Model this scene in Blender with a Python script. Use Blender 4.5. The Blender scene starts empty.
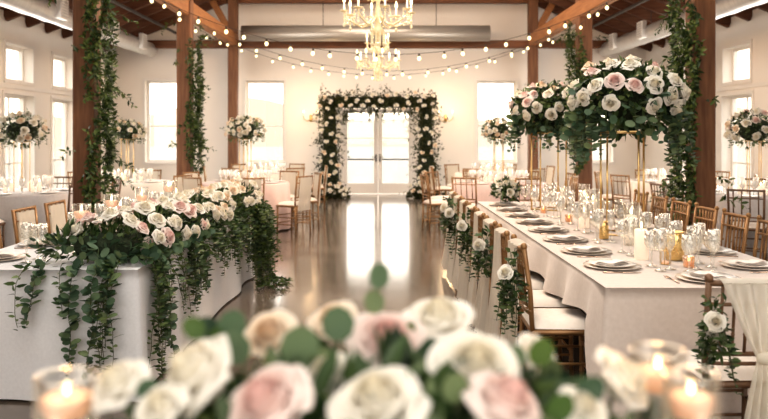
import bpy, math, random
from mathutils import Vector, Matrix, Quaternion
PI = math.pi
sc = bpy.context.scene
COL = sc.collection
RNG = random.Random(11)
F, VX, VY, EYE = 760.0, 378.0, 135.0, 1.55
ORD = ['first', 'second', 'third', 'fourth', 'fifth', 'sixth', 'seventh', 'eighth', 'ninth', 'tenth']

def at(px, py, Y):
    return Vector(((px - VX) / F * Y, Y, EYE - (py - VY) / F * Y))

# ------------------------------------------------------------------ materials
def new_mat(name):
    m = bpy.data.materials.new(name); m.use_nodes = True
    nt = m.node_tree
    for n in list(nt.nodes): nt.nodes.remove(n)
    out = nt.nodes.new('ShaderNodeOutputMaterial')
    return m, nt, out
def N(nt, t, **kw):
    n = nt.nodes.new(t)
    for k, v in kw.items(): setattr(n, k, v)
    return n
def c4(c): return (c[0], c[1], c[2], 1.0)

def pbr(name, c1, c2=None, rough=0.5, metal=0.0, scale=8.0, stretch=(1, 1, 1), bump=0.0, bscale=40.0, emis=None, es=0.0,
        sheen=0.0, spec=0.5, detail=4.0, transl=0.0, coords='Object', rough2=None):
    m, nt, out = new_mat(name)
    p = N(nt, 'ShaderNodeBsdfPrincipled')
    L = nt.links.new
    tc = N(nt, 'ShaderNodeTexCoord'); mp = N(nt, 'ShaderNodeMapping')
    mp.inputs['Scale'].default_value = stretch
    L(tc.outputs[coords], mp.inputs['Vector'])
    nz = N(nt, 'ShaderNodeTexNoise'); nz.inputs['Scale'].default_value = scale; nz.inputs['Detail'].default_value = detail
    L(mp.outputs[0], nz.inputs['Vector'])
    rp = N(nt, 'ShaderNodeValToRGB')
    rp.color_ramp.elements[0].position = 0.3; rp.color_ramp.elements[1].position = 0.7
    rp.color_ramp.elements[0].color = c4(c1); rp.color_ramp.elements[1].color = c4(c2 or tuple(min(1, x * 1.08) for x in c1))
    L(nz.outputs['Fac'], rp.inputs['Fac']); L(rp.outputs[0], p.inputs['Base Color'])
    p.inputs['Roughness'].default_value = rough; p.inputs['Metallic'].default_value = metal
    p.inputs['Specular IOR Level'].default_value = spec
    if rough2 is not None:
        mr = N(nt, 'ShaderNodeMapRange'); mr.inputs['To Min'].default_value = rough; mr.inputs['To Max'].default_value = rough2
        L(nz.outputs['Fac'], mr.inputs['Value']); L(mr.outputs[0], p.inputs['Roughness'])
    if sheen: p.inputs['Sheen Weight'].default_value = sheen
    if emis is not None:
        p.inputs['Emission Color'].default_value = c4(emis); p.inputs['Emission Strength'].default_value = es
    if bump:
        n2 = N(nt, 'ShaderNodeTexNoise'); n2.inputs['Scale'].default_value = bscale
        L(mp.outputs[0], n2.inputs['Vector'])
        b = N(nt, 'ShaderNodeBump'); b.inputs['Strength'].default_value = bump; b.inputs['Distance'].default_value = 0.01
        L(n2.outputs['Fac'], b.inputs['Height']); L(b.outputs[0], p.inputs['Normal'])
    if transl:
        tr = N(nt, 'ShaderNodeBsdfTranslucent'); L(rp.outputs[0], tr.inputs['Color'])
        mx = N(nt, 'ShaderNodeMixShader'); mx.inputs[0].default_value = transl
        L(p.outputs[0], mx.inputs[1]); L(tr.outputs[0], mx.inputs[2]); L(mx.outputs[0], out.inputs['Surface'])
    else:
        L(p.outputs[0], out.inputs['Surface'])
    return m

def leaf_mat(name, cols, rough=0.45, transl=0.2):
    m, nt, out = new_mat(name); L = nt.links.new
    g = N(nt, 'ShaderNodeNewGeometry'); rp = N(nt, 'ShaderNodeValToRGB')
    el = rp.color_ramp.elements
    while len(el) < len(cols): el.new(0.5)
    for i, c in enumerate(cols):
        el[i].position = i / (len(cols) - 1); el[i].color = c4(c)
    L(g.outputs['Random Per Island'], rp.inputs['Fac'])
    p = N(nt, 'ShaderNodeBsdfPrincipled'); p.inputs['Roughness'].default_value = rough; p.inputs['Specular IOR Level'].default_value = 0.4
    L(rp.outputs[0], p.inputs['Base Color'])
    tr = N(nt, 'ShaderNodeBsdfTranslucent'); L(rp.outputs[0], tr.inputs['Color'])
    mx = N(nt, 'ShaderNodeMixShader'); mx.inputs[0].default_value = transl
    L(p.outputs[0], mx.inputs[1]); L(tr.outputs[0], mx.inputs[2]); L(mx.outputs[0], out.inputs['Surface'])
    return m

def petal_mat(name, cin, cmid, cout):
    m, nt, out = new_mat(name); L = nt.links.new
    a = N(nt, 'ShaderNodeAttribute', attribute_name='tint'); rp = N(nt, 'ShaderNodeValToRGB')
    el = rp.color_ramp.elements; el.new(0.5)
    for i, c in enumerate((cin, cmid, cout)):
        el[i].position = (0.0, 0.45, 0.95)[i]; el[i].color = c4(c)
    L(a.outputs['Fac'], rp.inputs['Fac'])
    p = N(nt, 'ShaderNodeBsdfPrincipled'); p.inputs['Roughness'].default_value = 0.6; p.inputs['Sheen Weight'].default_value = 0.2
    L(rp.outputs[0], p.inputs['Base Color'])
    tr = N(nt, 'ShaderNodeBsdfTranslucent'); L(rp.outputs[0], tr.inputs['Color'])
    mx = N(nt, 'ShaderNodeMixShader'); mx.inputs[0].default_value = 0.3
    L(p.outputs[0], mx.inputs[1]); L(tr.outputs[0], mx.inputs[2]); L(mx.outputs[0], out.inputs['Surface'])
    return m

def glass_mat(name, tint=(0.97, 0.98, 0.98), lo=0.05, hi=0.8, facets=0.0, rough=0.03, haze=0.0, power=0.4):
    m, nt, out = new_mat(name); L = nt.links.new
    lw = N(nt, 'ShaderNodeLayerWeight'); lw.inputs['Blend'].default_value = power
    mr = N(nt, 'ShaderNodeMapRange'); mr.inputs['To Min'].default_value = lo; mr.inputs['To Max'].default_value = hi
    L(lw.outputs['Facing'], mr.inputs['Value'])
    t = N(nt, 'ShaderNodeBsdfTransparent'); t.inputs['Color'].default_value = c4(tint)
    g = N(nt, 'ShaderNodeBsdfGlossy'); g.inputs['Roughness'].default_value = rough; g.inputs['Color'].default_value = (1.0, 0.94, 0.85, 1)
    mx = N(nt, 'ShaderNodeMixShader')
    if facets:
        tc = N(nt, 'ShaderNodeTexCoord'); v = N(nt, 'ShaderNodeTexVoronoi'); v.inputs['Scale'].default_value = facets
        L(tc.outputs['Object'], v.inputs['Vector'])
        b = N(nt, 'ShaderNodeBump'); b.inputs['Strength'].default_value = 0.22; b.inputs['Distance'].default_value = 0.01
        L(v.outputs['Distance'], b.inputs['Height']); L(b.outputs[0], g.inputs['Normal']); L(b.outputs[0], lw.inputs['Normal'])
    L(mr.outputs[0], mx.inputs[0]); L(t.outputs[0], mx.inputs[1]); L(g.outputs[0], mx.inputs[2])
    last = mx
    if haze:
        d = N(nt, 'ShaderNodeBsdfDiffuse'); d.inputs['Color'].default_value = (0.95, 0.93, 0.9, 1)
        m2 = N(nt, 'ShaderNodeMixShader'); m2.inputs[0].default_value = haze
        L(mx.outputs[0], m2.inputs[1]); L(d.outputs[0], m2.inputs[2]); last = m2
    L(last.outputs[0], out.inputs['Surface'])
    return m

def sheer_mat(name, col, transp=0.25, transl=0.35):
    m, nt, out = new_mat(name); L = nt.links.new
    tc = N(nt, 'ShaderNodeTexCoord'); w = N(nt, 'ShaderNodeTexNoise'); w.inputs['Scale'].default_value = 120
    L(tc.outputs['Object'], w.inputs['Vector'])
    rp = N(nt, 'ShaderNodeValToRGB'); rp.color_ramp.elements[0].color = c4(tuple(x * 0.94 for x in col)); rp.color_ramp.elements[1].color = c4(col)
    L(w.outputs['Fac'], rp.inputs['Fac'])
    d = N(nt, 'ShaderNodeBsdfDiffuse'); t = N(nt, 'ShaderNodeBsdfTranslucent'); tp = N(nt, 'ShaderNodeBsdfTransparent')
    L(rp.outputs[0], d.inputs['Color']); L(rp.outputs[0], t.inputs['Color'])
    a = N(nt, 'ShaderNodeMixShader'); a.inputs[0].default_value = transl
    b = N(nt, 'ShaderNodeMixShader'); b.inputs[0].default_value = transp
    L(d.outputs[0], a.inputs[1]); L(t.outputs[0], a.inputs[2]); L(a.outputs[0], b.inputs[1]); L(tp.outputs[0], b.inputs[2])
    L(b.outputs[0], out.inputs['Surface'])
    return m

def glow_mat(name, col, strength):
    m, nt, out = new_mat(name); L = nt.links.new
    lw = N(nt, 'ShaderNodeLayerWeight'); lw.inputs['Blend'].default_value = 0.5
    rp = N(nt, 'ShaderNodeValToRGB'); rp.color_ramp.elements[0].color = c4(tuple(min(1, x * 1.15 + 0.1) for x in col)); rp.color_ramp.elements[1].color = c4(col)
    L(lw.outputs['Facing'], rp.inputs['Fac'])
    e = N(nt, 'ShaderNodeEmission'); e.inputs['Strength'].default_value = strength
    L(rp.outputs[0], e.inputs['Color']); L(e.outputs[0], out.inputs['Surface'])
    return m

def plank_mat(name, c1, c2, rough, axis_scale, width):
    m, nt, out = new_mat(name); L = nt.links.new
    tc = N(nt, 'ShaderNodeTexCoord'); mp = N(nt, 'ShaderNodeMapping'); mp.inputs['Scale'].default_value = axis_scale
    L(tc.outputs['Object'], mp.inputs['Vector'])
    nz = N(nt, 'ShaderNodeTexNoise'); nz.inputs['Scale'].default_value = 3; nz.inputs['Detail'].default_value = 6
    L(mp.outputs[0], nz.inputs['Vector'])
    rp = N(nt, 'ShaderNodeValToRGB'); rp.color_ramp.elements[0].position = 0.3; rp.color_ramp.elements[1].position = 0.72
    rp.color_ramp.elements[0].color = c4(c1); rp.color_ramp.elements[1].color = c4(c2)
    L(nz.outputs['Fac'], rp.inputs['Fac'])
    w = N(nt, 'ShaderNodeTexWave', wave_type='BANDS', bands_direction='Y', wave_profile='SAW'); w.inputs['Scale'].default_value = width
    L(tc.outputs['Object'], w.inputs['Vector'])
    r2 = N(nt, 'ShaderNodeValToRGB'); r2.color_ramp.elements[0].color = (0.25, 0.25, 0.25, 1); r2.color_ramp.elements[1].color = (1, 1, 1, 1); r2.color_ramp.elements[1].position = 0.06
    L(w.outputs['Fac'], r2.inputs['Fac'])
    mu = N(nt, 'ShaderNodeMixRGB', blend_type='MULTIPLY'); mu.inputs[0].default_value = 1.0
    L(rp.outputs[0], mu.inputs[1]); L(r2.outputs[0], mu.inputs[2])
    p = N(nt, 'ShaderNodeBsdfPrincipled'); p.inputs['Roughness'].default_value = rough
    L(mu.outputs[0], p.inputs['Base Color']); L(p.outputs[0], out.inputs['Surface'])
    return m

M = {}
M['wall'] = pbr('plaster', (0.87, 0.82, 0.755), (0.90, 0.85, 0.79), 0.85, scale=1.5, bump=0.05)
M['trim'] = pbr('painted_trim', (0.84, 0.80, 0.75), (0.87, 0.83, 0.78), 0.5, scale=3)
M['floor'] = pbr('polished_concrete', (0.105, 0.082, 0.064), (0.175, 0.142, 0.115), 0.09, scale=1.3, detail=8, spec=0.9, rough2=0.17, bump=0.03, bscale=3)
M['wood'] = pbr('post_timber', (0.13, 0.055, 0.025), (0.23, 0.105, 0.048), 0.6, scale=6, stretch=(4, 4, 0.4), bump=0.15, bscale=14)
M['beam'] = pbr('lit_beam_timber', (0.25, 0.10, 0.035), (0.38, 0.17, 0.062), 0.6, scale=6, stretch=(4, 0.4, 4), bump=0.15, bscale=14)  # warm light on the beams is put into this lighter orange
M['beamx'] = pbr('tie_beam_timber', (0.13, 0.05, 0.022), (0.22, 0.09, 0.038), 0.6, scale=6, stretch=(0.4, 4, 4), bump=0.15, bscale=14)
M['plank'] = plank_mat('roof_planks', (0.075, 0.030, 0.015), (0.14, 0.058, 0.029), 0.8, (0.5, 4, 4), 1.1)
M['rafter'] = pbr('rafter_timber', (0.09, 0.037, 0.018), (0.16, 0.068, 0.035), 0.75, scale=5, stretch=(0.4, 5, 5))
M['duct'] = pbr('galvanised_duct', (0.62, 0.60, 0.57), (0.72, 0.70, 0.67), 0.38, 0.6, scale=3, stretch=(1, 6, 1))
M['heater'] = pbr('brushed_grey_duct', (0.42, 0.38, 0.33), (0.5, 0.46, 0.41), 0.35, 0.5, scale=4, stretch=(0.3, 5, 5))
M['darkmetal'] = pbr('dark_metal', (0.05, 0.045, 0.04), (0.08, 0.07, 0.065), 0.5, 0.6)
M['gold'] = pbr('brushed_gold', (0.70, 0.47, 0.20), (0.82, 0.58, 0.28), 0.28, 1.0, scale=20)
M['goldm'] = pbr('hammered_gold', (0.72, 0.50, 0.20), (0.85, 0.62, 0.30), 0.25, 1.0, scale=30, bump=0.5, bscale=60)
M['chair'] = pbr('bronze_gold_chair_paint', (0.25, 0.13, 0.055), (0.36, 0.205, 0.088), 0.36, 0.35, scale=9)
M['chair_dark'] = pbr('dark_walnut_chair_paint', (0.13, 0.07, 0.037), (0.20, 0.11, 0.06), 0.4, 0.1, scale=9)
M['cushion'] = pbr('ivory_cushion', (0.78, 0.69, 0.60), (0.83, 0.75, 0.67), 0.85, scale=30, sheen=0.3)
M['cloth_white'] = pbr('white_linen', (0.66, 0.655, 0.665), (0.71, 0.705, 0.715), 0.9, scale=60, bump=0.08, bscale=300, sheen=0.2)
M['cloth_blush'] = pbr('blush_taupe_linen', (0.62, 0.535, 0.475), (0.67, 0.585, 0.525), 0.85, scale=40, bump=0.08, bscale=300, sheen=0.3)
M['cloth_pink'] = pbr('pale_pink_linen', (0.70, 0.52, 0.47), (0.75, 0.57, 0.52), 0.85, scale=40, sheen=0.3)
M['cloth_grey'] = pbr('dove_grey_linen', (0.52, 0.48, 0.46), (0.58, 0.54, 0.52), 0.85, scale=40, sheen=0.3)
M['cloth_ivory'] = pbr('ivory_linen', (0.78, 0.72, 0.65), (0.83, 0.77, 0.70), 0.85, scale=40, sheen=0.3)
M['sheer'] = sheer_mat('ivory_sheer', (0.88, 0.81, 0.70), 0.12, 0.4)
M['sheer2'] = sheer_mat('ivory_chiffon', (0.92, 0.88, 0.78), 0.25, 0.4)
M['china'] = pbr('white_china', (0.86, 0.80, 0.74), (0.90, 0.84, 0.78), 0.35, scale=5)
M['charger'] = pbr('pearl_charger', (0.66, 0.58, 0.50), (0.74, 0.66, 0.58), 0.35, 0.0, scale=8)
M['napkin'] = pbr('pearl_napkin', (0.82, 0.74, 0.67), (0.88, 0.80, 0.73), 0.9, scale=50, sheen=0.3)
M['steel'] = pbr('rose_gold_cutlery', (0.62, 0.46, 0.36), (0.72, 0.55, 0.44), 0.2, 1.0)
M['crystal'] = glass_mat('cut_crystal', lo=0.07, hi=0.8, facets=45, rough=0.05, haze=0.07, power=0.42)
M['crystal_far'] = glass_mat('far_crystal', lo=0.28, hi=0.85, rough=0.15, haze=0.30)
M['glass'] = glass_mat('clear_glass', lo=0.03, hi=0.6, haze=0.012, power=0.4)
M['rim'] = glass_mat('glass_rim', lo=0.22, hi=0.8, haze=0.05, power=0.5)
M['pane'] = glass_mat('window_pane', lo=0.03, hi=0.35)
M['water'] = glass_mat('vase_water', tint=(0.93, 0.95, 0.95), lo=0.04, hi=0.4)
M['amber'] = glass_mat('amber_glass', tint=(1.0, 0.74, 0.40), lo=0.15, hi=0.7, haze=0.15)
M['wax'] = pbr('candle_wax', (0.86, 0.78, 0.68), (0.9, 0.83, 0.74), 0.55, scale=10, transl=0.3, emis=(1.0, 0.80, 0.62), es=0.42)  # emission painted in to make the wax look more brightly lit
M['waxlit'] = pbr('lit_candle_wax', (0.9, 0.72, 0.58), (0.93, 0.78, 0.65), 0.5, scale=10, transl=0.3, emis=(1.0, 0.48, 0.24), es=0.5)  # flame light inside the wax is put in as orange emission
M['wick'] = pbr('wick', (0.03, 0.02, 0.02), rough=0.9)
M['flame'] = glow_mat('candle_flame', (1.0, 0.72, 0.36), 9.0)
M['bulb'] = glow_mat('festoon_bulb_glow', (1.0, 0.74, 0.40), 2.6)
M['lampbulb'] = glow_mat('candle_bulb_glow', (1.0, 0.76, 0.42), 4.0)
M['chand'] = pbr('lit_crystal', (0.70, 0.58, 0.36), (0.82, 0.70, 0.48), 0.12, scale=30, emis=(1.0, 0.72, 0.36), es=0.22)  # bulb light in the crystal is put into yellow tint and emission
M['drop'] = pbr('crystal_drop', (0.75, 0.66, 0.46), (0.88, 0.80, 0.6), 0.08, scale=30, emis=(1.0, 0.76, 0.42), es=0.25)  # drops glow by emission, standing in for light caught from the bulbs
M['cord'] = pbr('black_cord', (0.06, 0.04, 0.028), (0.05, 0.04, 0.03), 0.7)
M['bark'] = pbr('green_stem', (0.06, 0.075, 0.03), (0.10, 0.11, 0.05), 0.7)
M['leaf'] = leaf_mat('vine_leaves', [(0.0168, 0.0336, 0.0096), (0.0360, 0.0660, 0.0180), (0.0660, 0.1056, 0.0264), (0.1320, 0.1740, 0.0432)])
M['leaf_dark'] = leaf_mat('ruscus_leaves', [(0.0132, 0.0288, 0.0108), (0.0336, 0.0660, 0.0216), (0.0720, 0.1176, 0.0384), (0.1440, 0.1920, 0.0660)], rough=0.4, transl=0.12)
M['euc'] = leaf_mat('eucalyptus_leaves', [(0.0364, 0.0728, 0.0416), (0.0715, 0.1274, 0.0715), (0.1235, 0.1885, 0.1066), (0.1950, 0.2535, 0.1170)], rough=0.5)
M['moss'] = pbr('dark_filler', (0.008013, 0.01397, 0.006026), (0.03, 0.045, 0.01801), 0.95, scale=60, bump=0.8, bscale=90)  # dark green for the added cores that close gaps between leaves
M['bright'] = leaf_mat('young_leaves', [(0.045, 0.1, 0.025), (0.075, 0.14, 0.035), (0.12, 0.19, 0.05)], rough=0.5, transl=0.35)
M['leaf_warm'] = leaf_mat('far_arch_leaves', [(0.01603, 0.02199, 0.006026), (0.03397, 0.04199, 0.01103), (0.06, 0.06801, 0.01801), (0.1, 0.1, 0.03)], transl=0.25)
M['rose_white'] = petal_mat('cream_rose_petals', (0.84, 0.76, 0.56), (0.88, 0.83, 0.71), (0.92, 0.88, 0.8))
M['rose_pink'] = petal_mat('blush_rose_petals', (0.78, 0.45, 0.41), (0.86, 0.65, 0.59), (0.9, 0.79, 0.73))
M['rose_peach'] = petal_mat('peach_rose_petals', (0.8, 0.55, 0.34), (0.88, 0.72, 0.54), (0.92, 0.82, 0.68))
M['grass'] = pbr('pale_lawn', (0.165, 0.155, 0.14), (0.185, 0.17, 0.15), 0.95, scale=0.6)
M['hill'] = pbr('hazy_hill', (0.2, 0.165, 0.125), (0.225, 0.185, 0.14), 1, scale=0.05)
M['black'] = pbr('table_underside', (0.2, 0.14, 0.09), (0.25, 0.18, 0.12), 0.6)

# ------------------------------------------------------------------ mesh builder
class MB:
    def __init__(s): s.v = []; s.f = []; s.t = []; s.usetint = False
    def add(s, vs, fs, tint=None):
        b = len(s.v); s.v.extend([tuple(p) for p in vs]); s.f.extend([tuple(b + i for i in f) for f in fs])
        if tint is not None: s.usetint = True; s.t.extend(tint)
        else: s.t.extend([0.5] * len(vs))
        return s
    def box(s, c, d, rz=0.0, bev=0.0):
        x, y, z = d[0] / 2, d[1] / 2, d[2] / 2
        cs, sn = math.cos(rz), math.sin(rz)
        if bev <= 0:
            P = [(sx * x, sy * y, sz * z) for sz in (-1, 1) for sx, sy in ((-1, -1), (1, -1), (1, 1), (-1, 1))]
            fs = [(3, 2, 1, 0), (4, 5, 6, 7), (0, 1, 5, 4), (1, 2, 6, 5), (2, 3, 7, 6), (3, 0, 4, 7)]
        else:
            P = []; b = min(bev, x * .9, y * .9, z * .9)
            for (zz, ins) in ((-z, b), (-z + b, 0), (z - b, 0), (z, b)):
                X, Y = x - ins, y - ins
                for (ax, ay) in ((-X + b, -Y), (X - b, -Y), (X, -Y + b), (X, Y - b), (X - b, Y), (-X + b, Y), (-X, Y - b), (-X, -Y + b)):
                    P.append((ax, ay, zz))
            fs = [tuple(range(7, -1, -1)), tuple(range(24, 32))]
            for r in range(3):
                for k in range(8):
                    fs.append((r * 8 + k, r * 8 + (k + 1) % 8, r * 8 + 8 + (k + 1) % 8, r * 8 + 8 + k))
        return s.add([(c[0] + p[0] * cs - p[1] * sn, c[1] + p[0] * sn + p[1] * cs, c[2] + p[2]) for p in P], fs)
    def bar(s, a, b, w, h):
        a = Vector(a); b = Vector(b); d = (b - a).normalized()
        up = Vector((0, 0, 1)) if abs(d.z) < 0.95 else Vector((0, 1, 0))
        sd = d.cross(up).normalized(); u = sd.cross(d)
        P = []
        for q in (a, b):
            for sx, sy in ((-1, -1), (1, -1), (1, 1), (-1, 1)): P.append(q + sd * sx * w / 2 + u * sy * h / 2)
        return s.add(P, [(3, 2, 1, 0), (4, 5, 6, 7), (0, 1, 5, 4), (1, 2, 6, 5), (2, 3, 7, 6), (3, 0, 4, 7)])
    def tube(s, path, r, n=6, caps=True):
        path = [Vector(p) for p in path]; m = len(path)
        rs = r if isinstance(r, (list, tuple)) else [r] * m
        P = []; ref = None
        for i, p in enumerate(path):
            d = (path[min(i + 1, m - 1)] - path[max(i - 1, 0)])
            d = d.normalized() if d.length > 1e-9 else Vector((0, 0, 1))
            if ref is None: ref = Vector((1, 0, 0)) if abs(d.x) < 0.9 else Vector((0, 1, 0))
            u = (ref - d * ref.dot(d)).normalized(); w = d.cross(u); ref = u
            for k in range(n):
                a = 2 * PI * k / n; P.append(p + (u * math.cos(a) + w * math.sin(a)) * rs[i])
        fs = [(i * n + k, i * n + (k + 1) % n, (i + 1) * n + (k + 1) % n, (i + 1) * n + k) for i in range(m - 1) for k in range(n)]
        if caps: fs += [tuple(range(n - 1, -1, -1)), tuple(range((m - 1) * n, m * n))]
        return s.add(P, fs)
    def lathe(s, prof, n=16, c=(0, 0, 0), caps=(False, False), wob=None):
        P = []
        for (r, z) in prof:
            for k in range(n):
                a = 2 * PI * k / n; rr = r if wob is None else r + wob(a, z)
                P.append((c[0] + rr * math.cos(a), c[1] + rr * math.sin(a), c[2] + z))
        m = len(prof)
        fs = [(i * n + k, i * n + (k + 1) % n, (i + 1) * n + (k + 1) % n, (i + 1) * n + k) for i in range(m - 1) for k in range(n)]
        if caps[0]: fs.append(tuple(range(n - 1, -1, -1)))
        if caps[1]: fs.append(tuple(range((m - 1) * n, m * n)))
        return s.add(P, fs)
    def ball(s, c, r, n=8, m=5, sq=(1, 1, 1)):
        P = [(c[0], c[1], c[2] - r * sq[2])]; fs = []
        for i in range(1, m):
            t = PI * i / m
            for k in range(n):
                a = 2 * PI * k / n
                P.append((c[0] + r * sq[0] * math.sin(t) * math.cos(a), c[1] + r * sq[1] * math.sin(t) * math.sin(a), c[2] - r * sq[2] * math.cos(t)))
        P.append((c[0], c[1], c[2] + r * sq[2]))
        for k in range(n):
            fs.append((0, 1 + (k + 1) % n, 1 + k))
            for i in range(m - 2):
                q = 1 + i * n; fs.append((q + k, q + (k + 1) % n, q + n + (k + 1) % n, q + n + k))
            q = 1 + (m - 2) * n; fs.append((q + k, q + (k + 1) % n, len(P) - 1))
        return s.add(P, fs)
    def grid(s, fn, nu, nv, tint=None):
        P = []; T = []
        for a in range(nv + 1):
            for b in range(nu + 1):
                P.append(fn(b / nu, a / nv))
                if tint: T.append(tint(b / nu, a / nv))
        w = nu + 1
        fs = [(a * w + b, a * w + b + 1, (a + 1) * w + b + 1, (a + 1) * w + b) for a in range(nv) for b in range(nu)]
        return s.add(P, fs, T if tint else None)
    def leaf(s, p, d, nrm, L, W, simple=False, rnd=False):
        d = d.normalized(); sd = d.cross(nrm)
        if sd.length < 1e-4: sd = d.cross(Vector((0.3, 0.9, 0.2)))
        sd = sd.normalized(); n = sd.cross(d)
        if simple:
            return s.add([p, p + d * L * .45 + sd * W * .5 + n * W * .15, p + d * L, p + d * L * .45 - sd * W * .5 + n * W * .15], [(0, 1, 2), (0, 2, 3)])
        if rnd:
            P = [p]; c = p + d * L * .52 - n * L * .05
            P = [c]
            for k in range(9):
                a = 2 * PI * k / 9 - PI
                P.append(p + d * L * (.5 + .5 * math.cos(a)) + sd * W * .5 * math.sin(a) + n * (.06 * L * math.sin(a) ** 2))
            return s.add(P, [(0, 1 + k, 1 + (k + 1) % 9) for k in range(9)])
        dr = -n * L * .08
        P = [p, p + d * L * .3 + sd * W * .42 + n * W * .12, p + d * L * .65 + sd * W * .38 + n * W * .1 + dr * .4, p + d * L + dr,
             p + d * L * .65 - sd * W * .38 + n * W * .1 + dr * .4, p + d * L * .3 - sd * W * .42 + n * W * .12, p + d * L * .3, p + d * L * .65 + dr * .4]
        return s.add(P, [(0, 1, 6), (0, 6, 5), (1, 2, 7, 6), (6, 7, 4, 5), (2, 3, 7), (7, 3, 4)])
    def mesh(s, name, m, smooth=True):
        me = bpy.data.meshes.new(name); me.from_pydata(s.v, [], s.f)
        if smooth: me.polygons.foreach_set('use_smooth', [True] * len(me.polygons))
        if s.usetint:
            at_ = me.attributes.new('tint', 'FLOAT', 'POINT'); at_.data.foreach_set('value', s.t)
        me.materials.append(m); me.update()
        return me
    def build(s, name, m, parent=None, smooth=True):
        return link(name, s.mesh(name, m, smooth), parent)

def link(name, me, parent=None):
    o = bpy.data.objects.new(name, me); COL.objects.link(o)
    if parent is not None: o.parent = parent
    return o
def tag(o, label=None, cat=None, group=None, kind=None):
    if label: o['label'] = label
    if cat: o['category'] = cat
    if group: o['group'] = group
    if kind: o['kind'] = kind
    return o
def thing(name, label, cat, loc=(0, 0, 0), rz=0.0, group=None):
    o = bpy.data.objects.new(name, None); COL.objects.link(o)
    o.empty_display_size = 0.05; o.location = loc; o.rotation_euler = (0, 0, rz)
    return tag(o, label, cat, group)
KIDS = {}
def copy_tree(o, parent=None):
    c = o.copy(); COL.objects.link(c)
    if parent is not None: c.parent = parent
    for ch in list(o.children): copy_tree(ch, c)
    return c
def inst(proto, label, loc, rz=0.0, group=None, state={}):
    """first use moves the prototype itself, later uses copy it with its parts"""
    if proto.name not in state: state[proto.name] = 1; o = proto
    else: o = copy_tree(proto)
    o.location = loc; o.rotation_euler = (0, 0, rz); o['label'] = label
    if group: o['group'] = group
    return o
def struct(mb, name, m, smooth=False, label=None, parent=None):
    o = mb.build(name, m, parent, smooth); o['kind'] = 'structure'
    if label: o['label'] = label
    return o

# ------------------------------------------------------------------ room shell
XW, YB, YF, HW, SLOPE = 6.9, 19.6, -3.2, 3.85, 0.40
RIDGE = HW + XW * SLOPE
def wall_cells(mb, a0, a1, z0, z1, holes, put):
    xs = sorted({a0, a1, *[h[0] for h in holes], *[h[1] for h in holes]})
    zs = sorted({z0, z1, *[h[2] for h in holes], *[h[3] for h in holes]})
    for i in range(len(xs) - 1):
        for j in range(len(zs) - 1):
            cx, cz = (xs[i] + xs[i + 1]) / 2, (zs[j] + zs[j + 1]) / 2
            if any(h[0] < cx < h[1] and h[2] < cz < h[3] for h in holes): continue
            put(mb, xs[i], xs[i + 1], zs[j], zs[j + 1])
T = 0.28
back_holes = [(-6.0, -5.05, 0.85, 2.95), (-3.42, -2.42, 0.85, 2.95), (-0.95, 0.95, 0.0, 2.3), (2.55, 3.58, 0.85, 2.95), (5.1, 6.05, 0.85, 2.95)]
mb = MB()
wall_cells(mb, -XW - T, XW + T, 0, HW, back_holes, lambda m, a, b, c, d: m.box(((a + b) / 2, YB + T / 2, (c + d) / 2), (b - a, T, d - c)))
P = [(-XW - T, YB, HW), (XW + T, YB, HW), (0, YB, RIDGE + .1), (-XW - T, YB + T, HW), (XW + T, YB + T, HW), (0, YB + T, RIDGE + .1)]
mb.add(P, [(0, 1, 2), (5, 4, 3), (0, 2, 5, 3), (1, 4, 5, 2)])
struct(mb, 'wall_back', M['wall'])
side_c = [10.7, 12.6, 14.6, 16.65]
side_holes = []
for c in side_c:
    side_holes += [(c - .55, c + .55, 2.58, 3.26), (c - .6, c + .6, 0.05, 2.32)]
for sgn, nm in ((-1, 'wall_left'), (1, 'wall_right')):
    mb = MB()
    wall_cells(mb, YF, YB, 0, HW, side_holes, lambda m, a, b, c, d: m.box((sgn * (XW + T / 2), (a + b) / 2, (c + d) / 2), (T, b - a, d - c)))
    struct(mb, nm, M['wall'])
mb = MB(); mb.box((0, YF - T / 2, RIDGE / 2), (2 * XW + 2 * T, T, RIDGE)); struct(mb, 'wall_front', M['wall'])
mb = MB(); mb.box((0, (YF + YB) / 2, -0.05), (2 * XW + 2 * T, YB - YF + 2 * T, 0.1)); struct(mb, 'floor', M['floor'])
mb = MB()
for sgn in (-1, 1):
    P = []
    for y in (YF - T, YB + T):
        P += [(sgn * (XW + T), y, HW - T * SLOPE), (0, y, RIDGE), (0, y, RIDGE + .12), (sgn * (XW + T), y, HW - T * SLOPE + .12)]
    mb.add(P, [(0, 1, 2, 3), (7, 6, 5, 4), (0, 4, 5, 1), (1, 5, 6, 2), (2, 6, 7, 3), (3, 7, 4, 0)])
struct(mb, 'ceiling', M['plank'])
y = 3.0
while y < YB - .3:
    for sgn in (-1, 1):
        mb = MB(); mb.bar((sgn * XW, y, HW - .10), (sgn * 0.06, y, RIDGE - .12), 0.09, 0.2)
        struct(mb, 'ceiling_rafter', M['rafter'])
    y += 0.85
for sgn, nm in ((-1, 'baseboard_left'), (1, 'baseboard_right')):
    mb = MB(); 
    ys = [YF] + [v for c in side_c for v in (c - .68, c + .68)] + [YB]
    for i in range(0, len(ys), 2):
        mb.box((sgn * (XW - .012), (ys[i] + ys[i + 1]) / 2, .08), (.024, ys[i + 1] - ys[i], .16))
    struct(mb, nm, M['trim'])
mb = MB()
for a, b in ((-XW, -1.02), (1.02, XW)): mb.box(((a + b) / 2, YB - .012, .08), (b - a, .024, .16))
struct(mb, 'baseboard_back', M['trim'])
for k, sgn in enumerate((-1, 1)):
    mb = MB(); mb.box((sgn * (XW - .02), (YF + YB) / 2, 2.46), (.04, YB - YF, .07)); struct(mb, 'trim_%d' % (k + 1), M['trim'])

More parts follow.
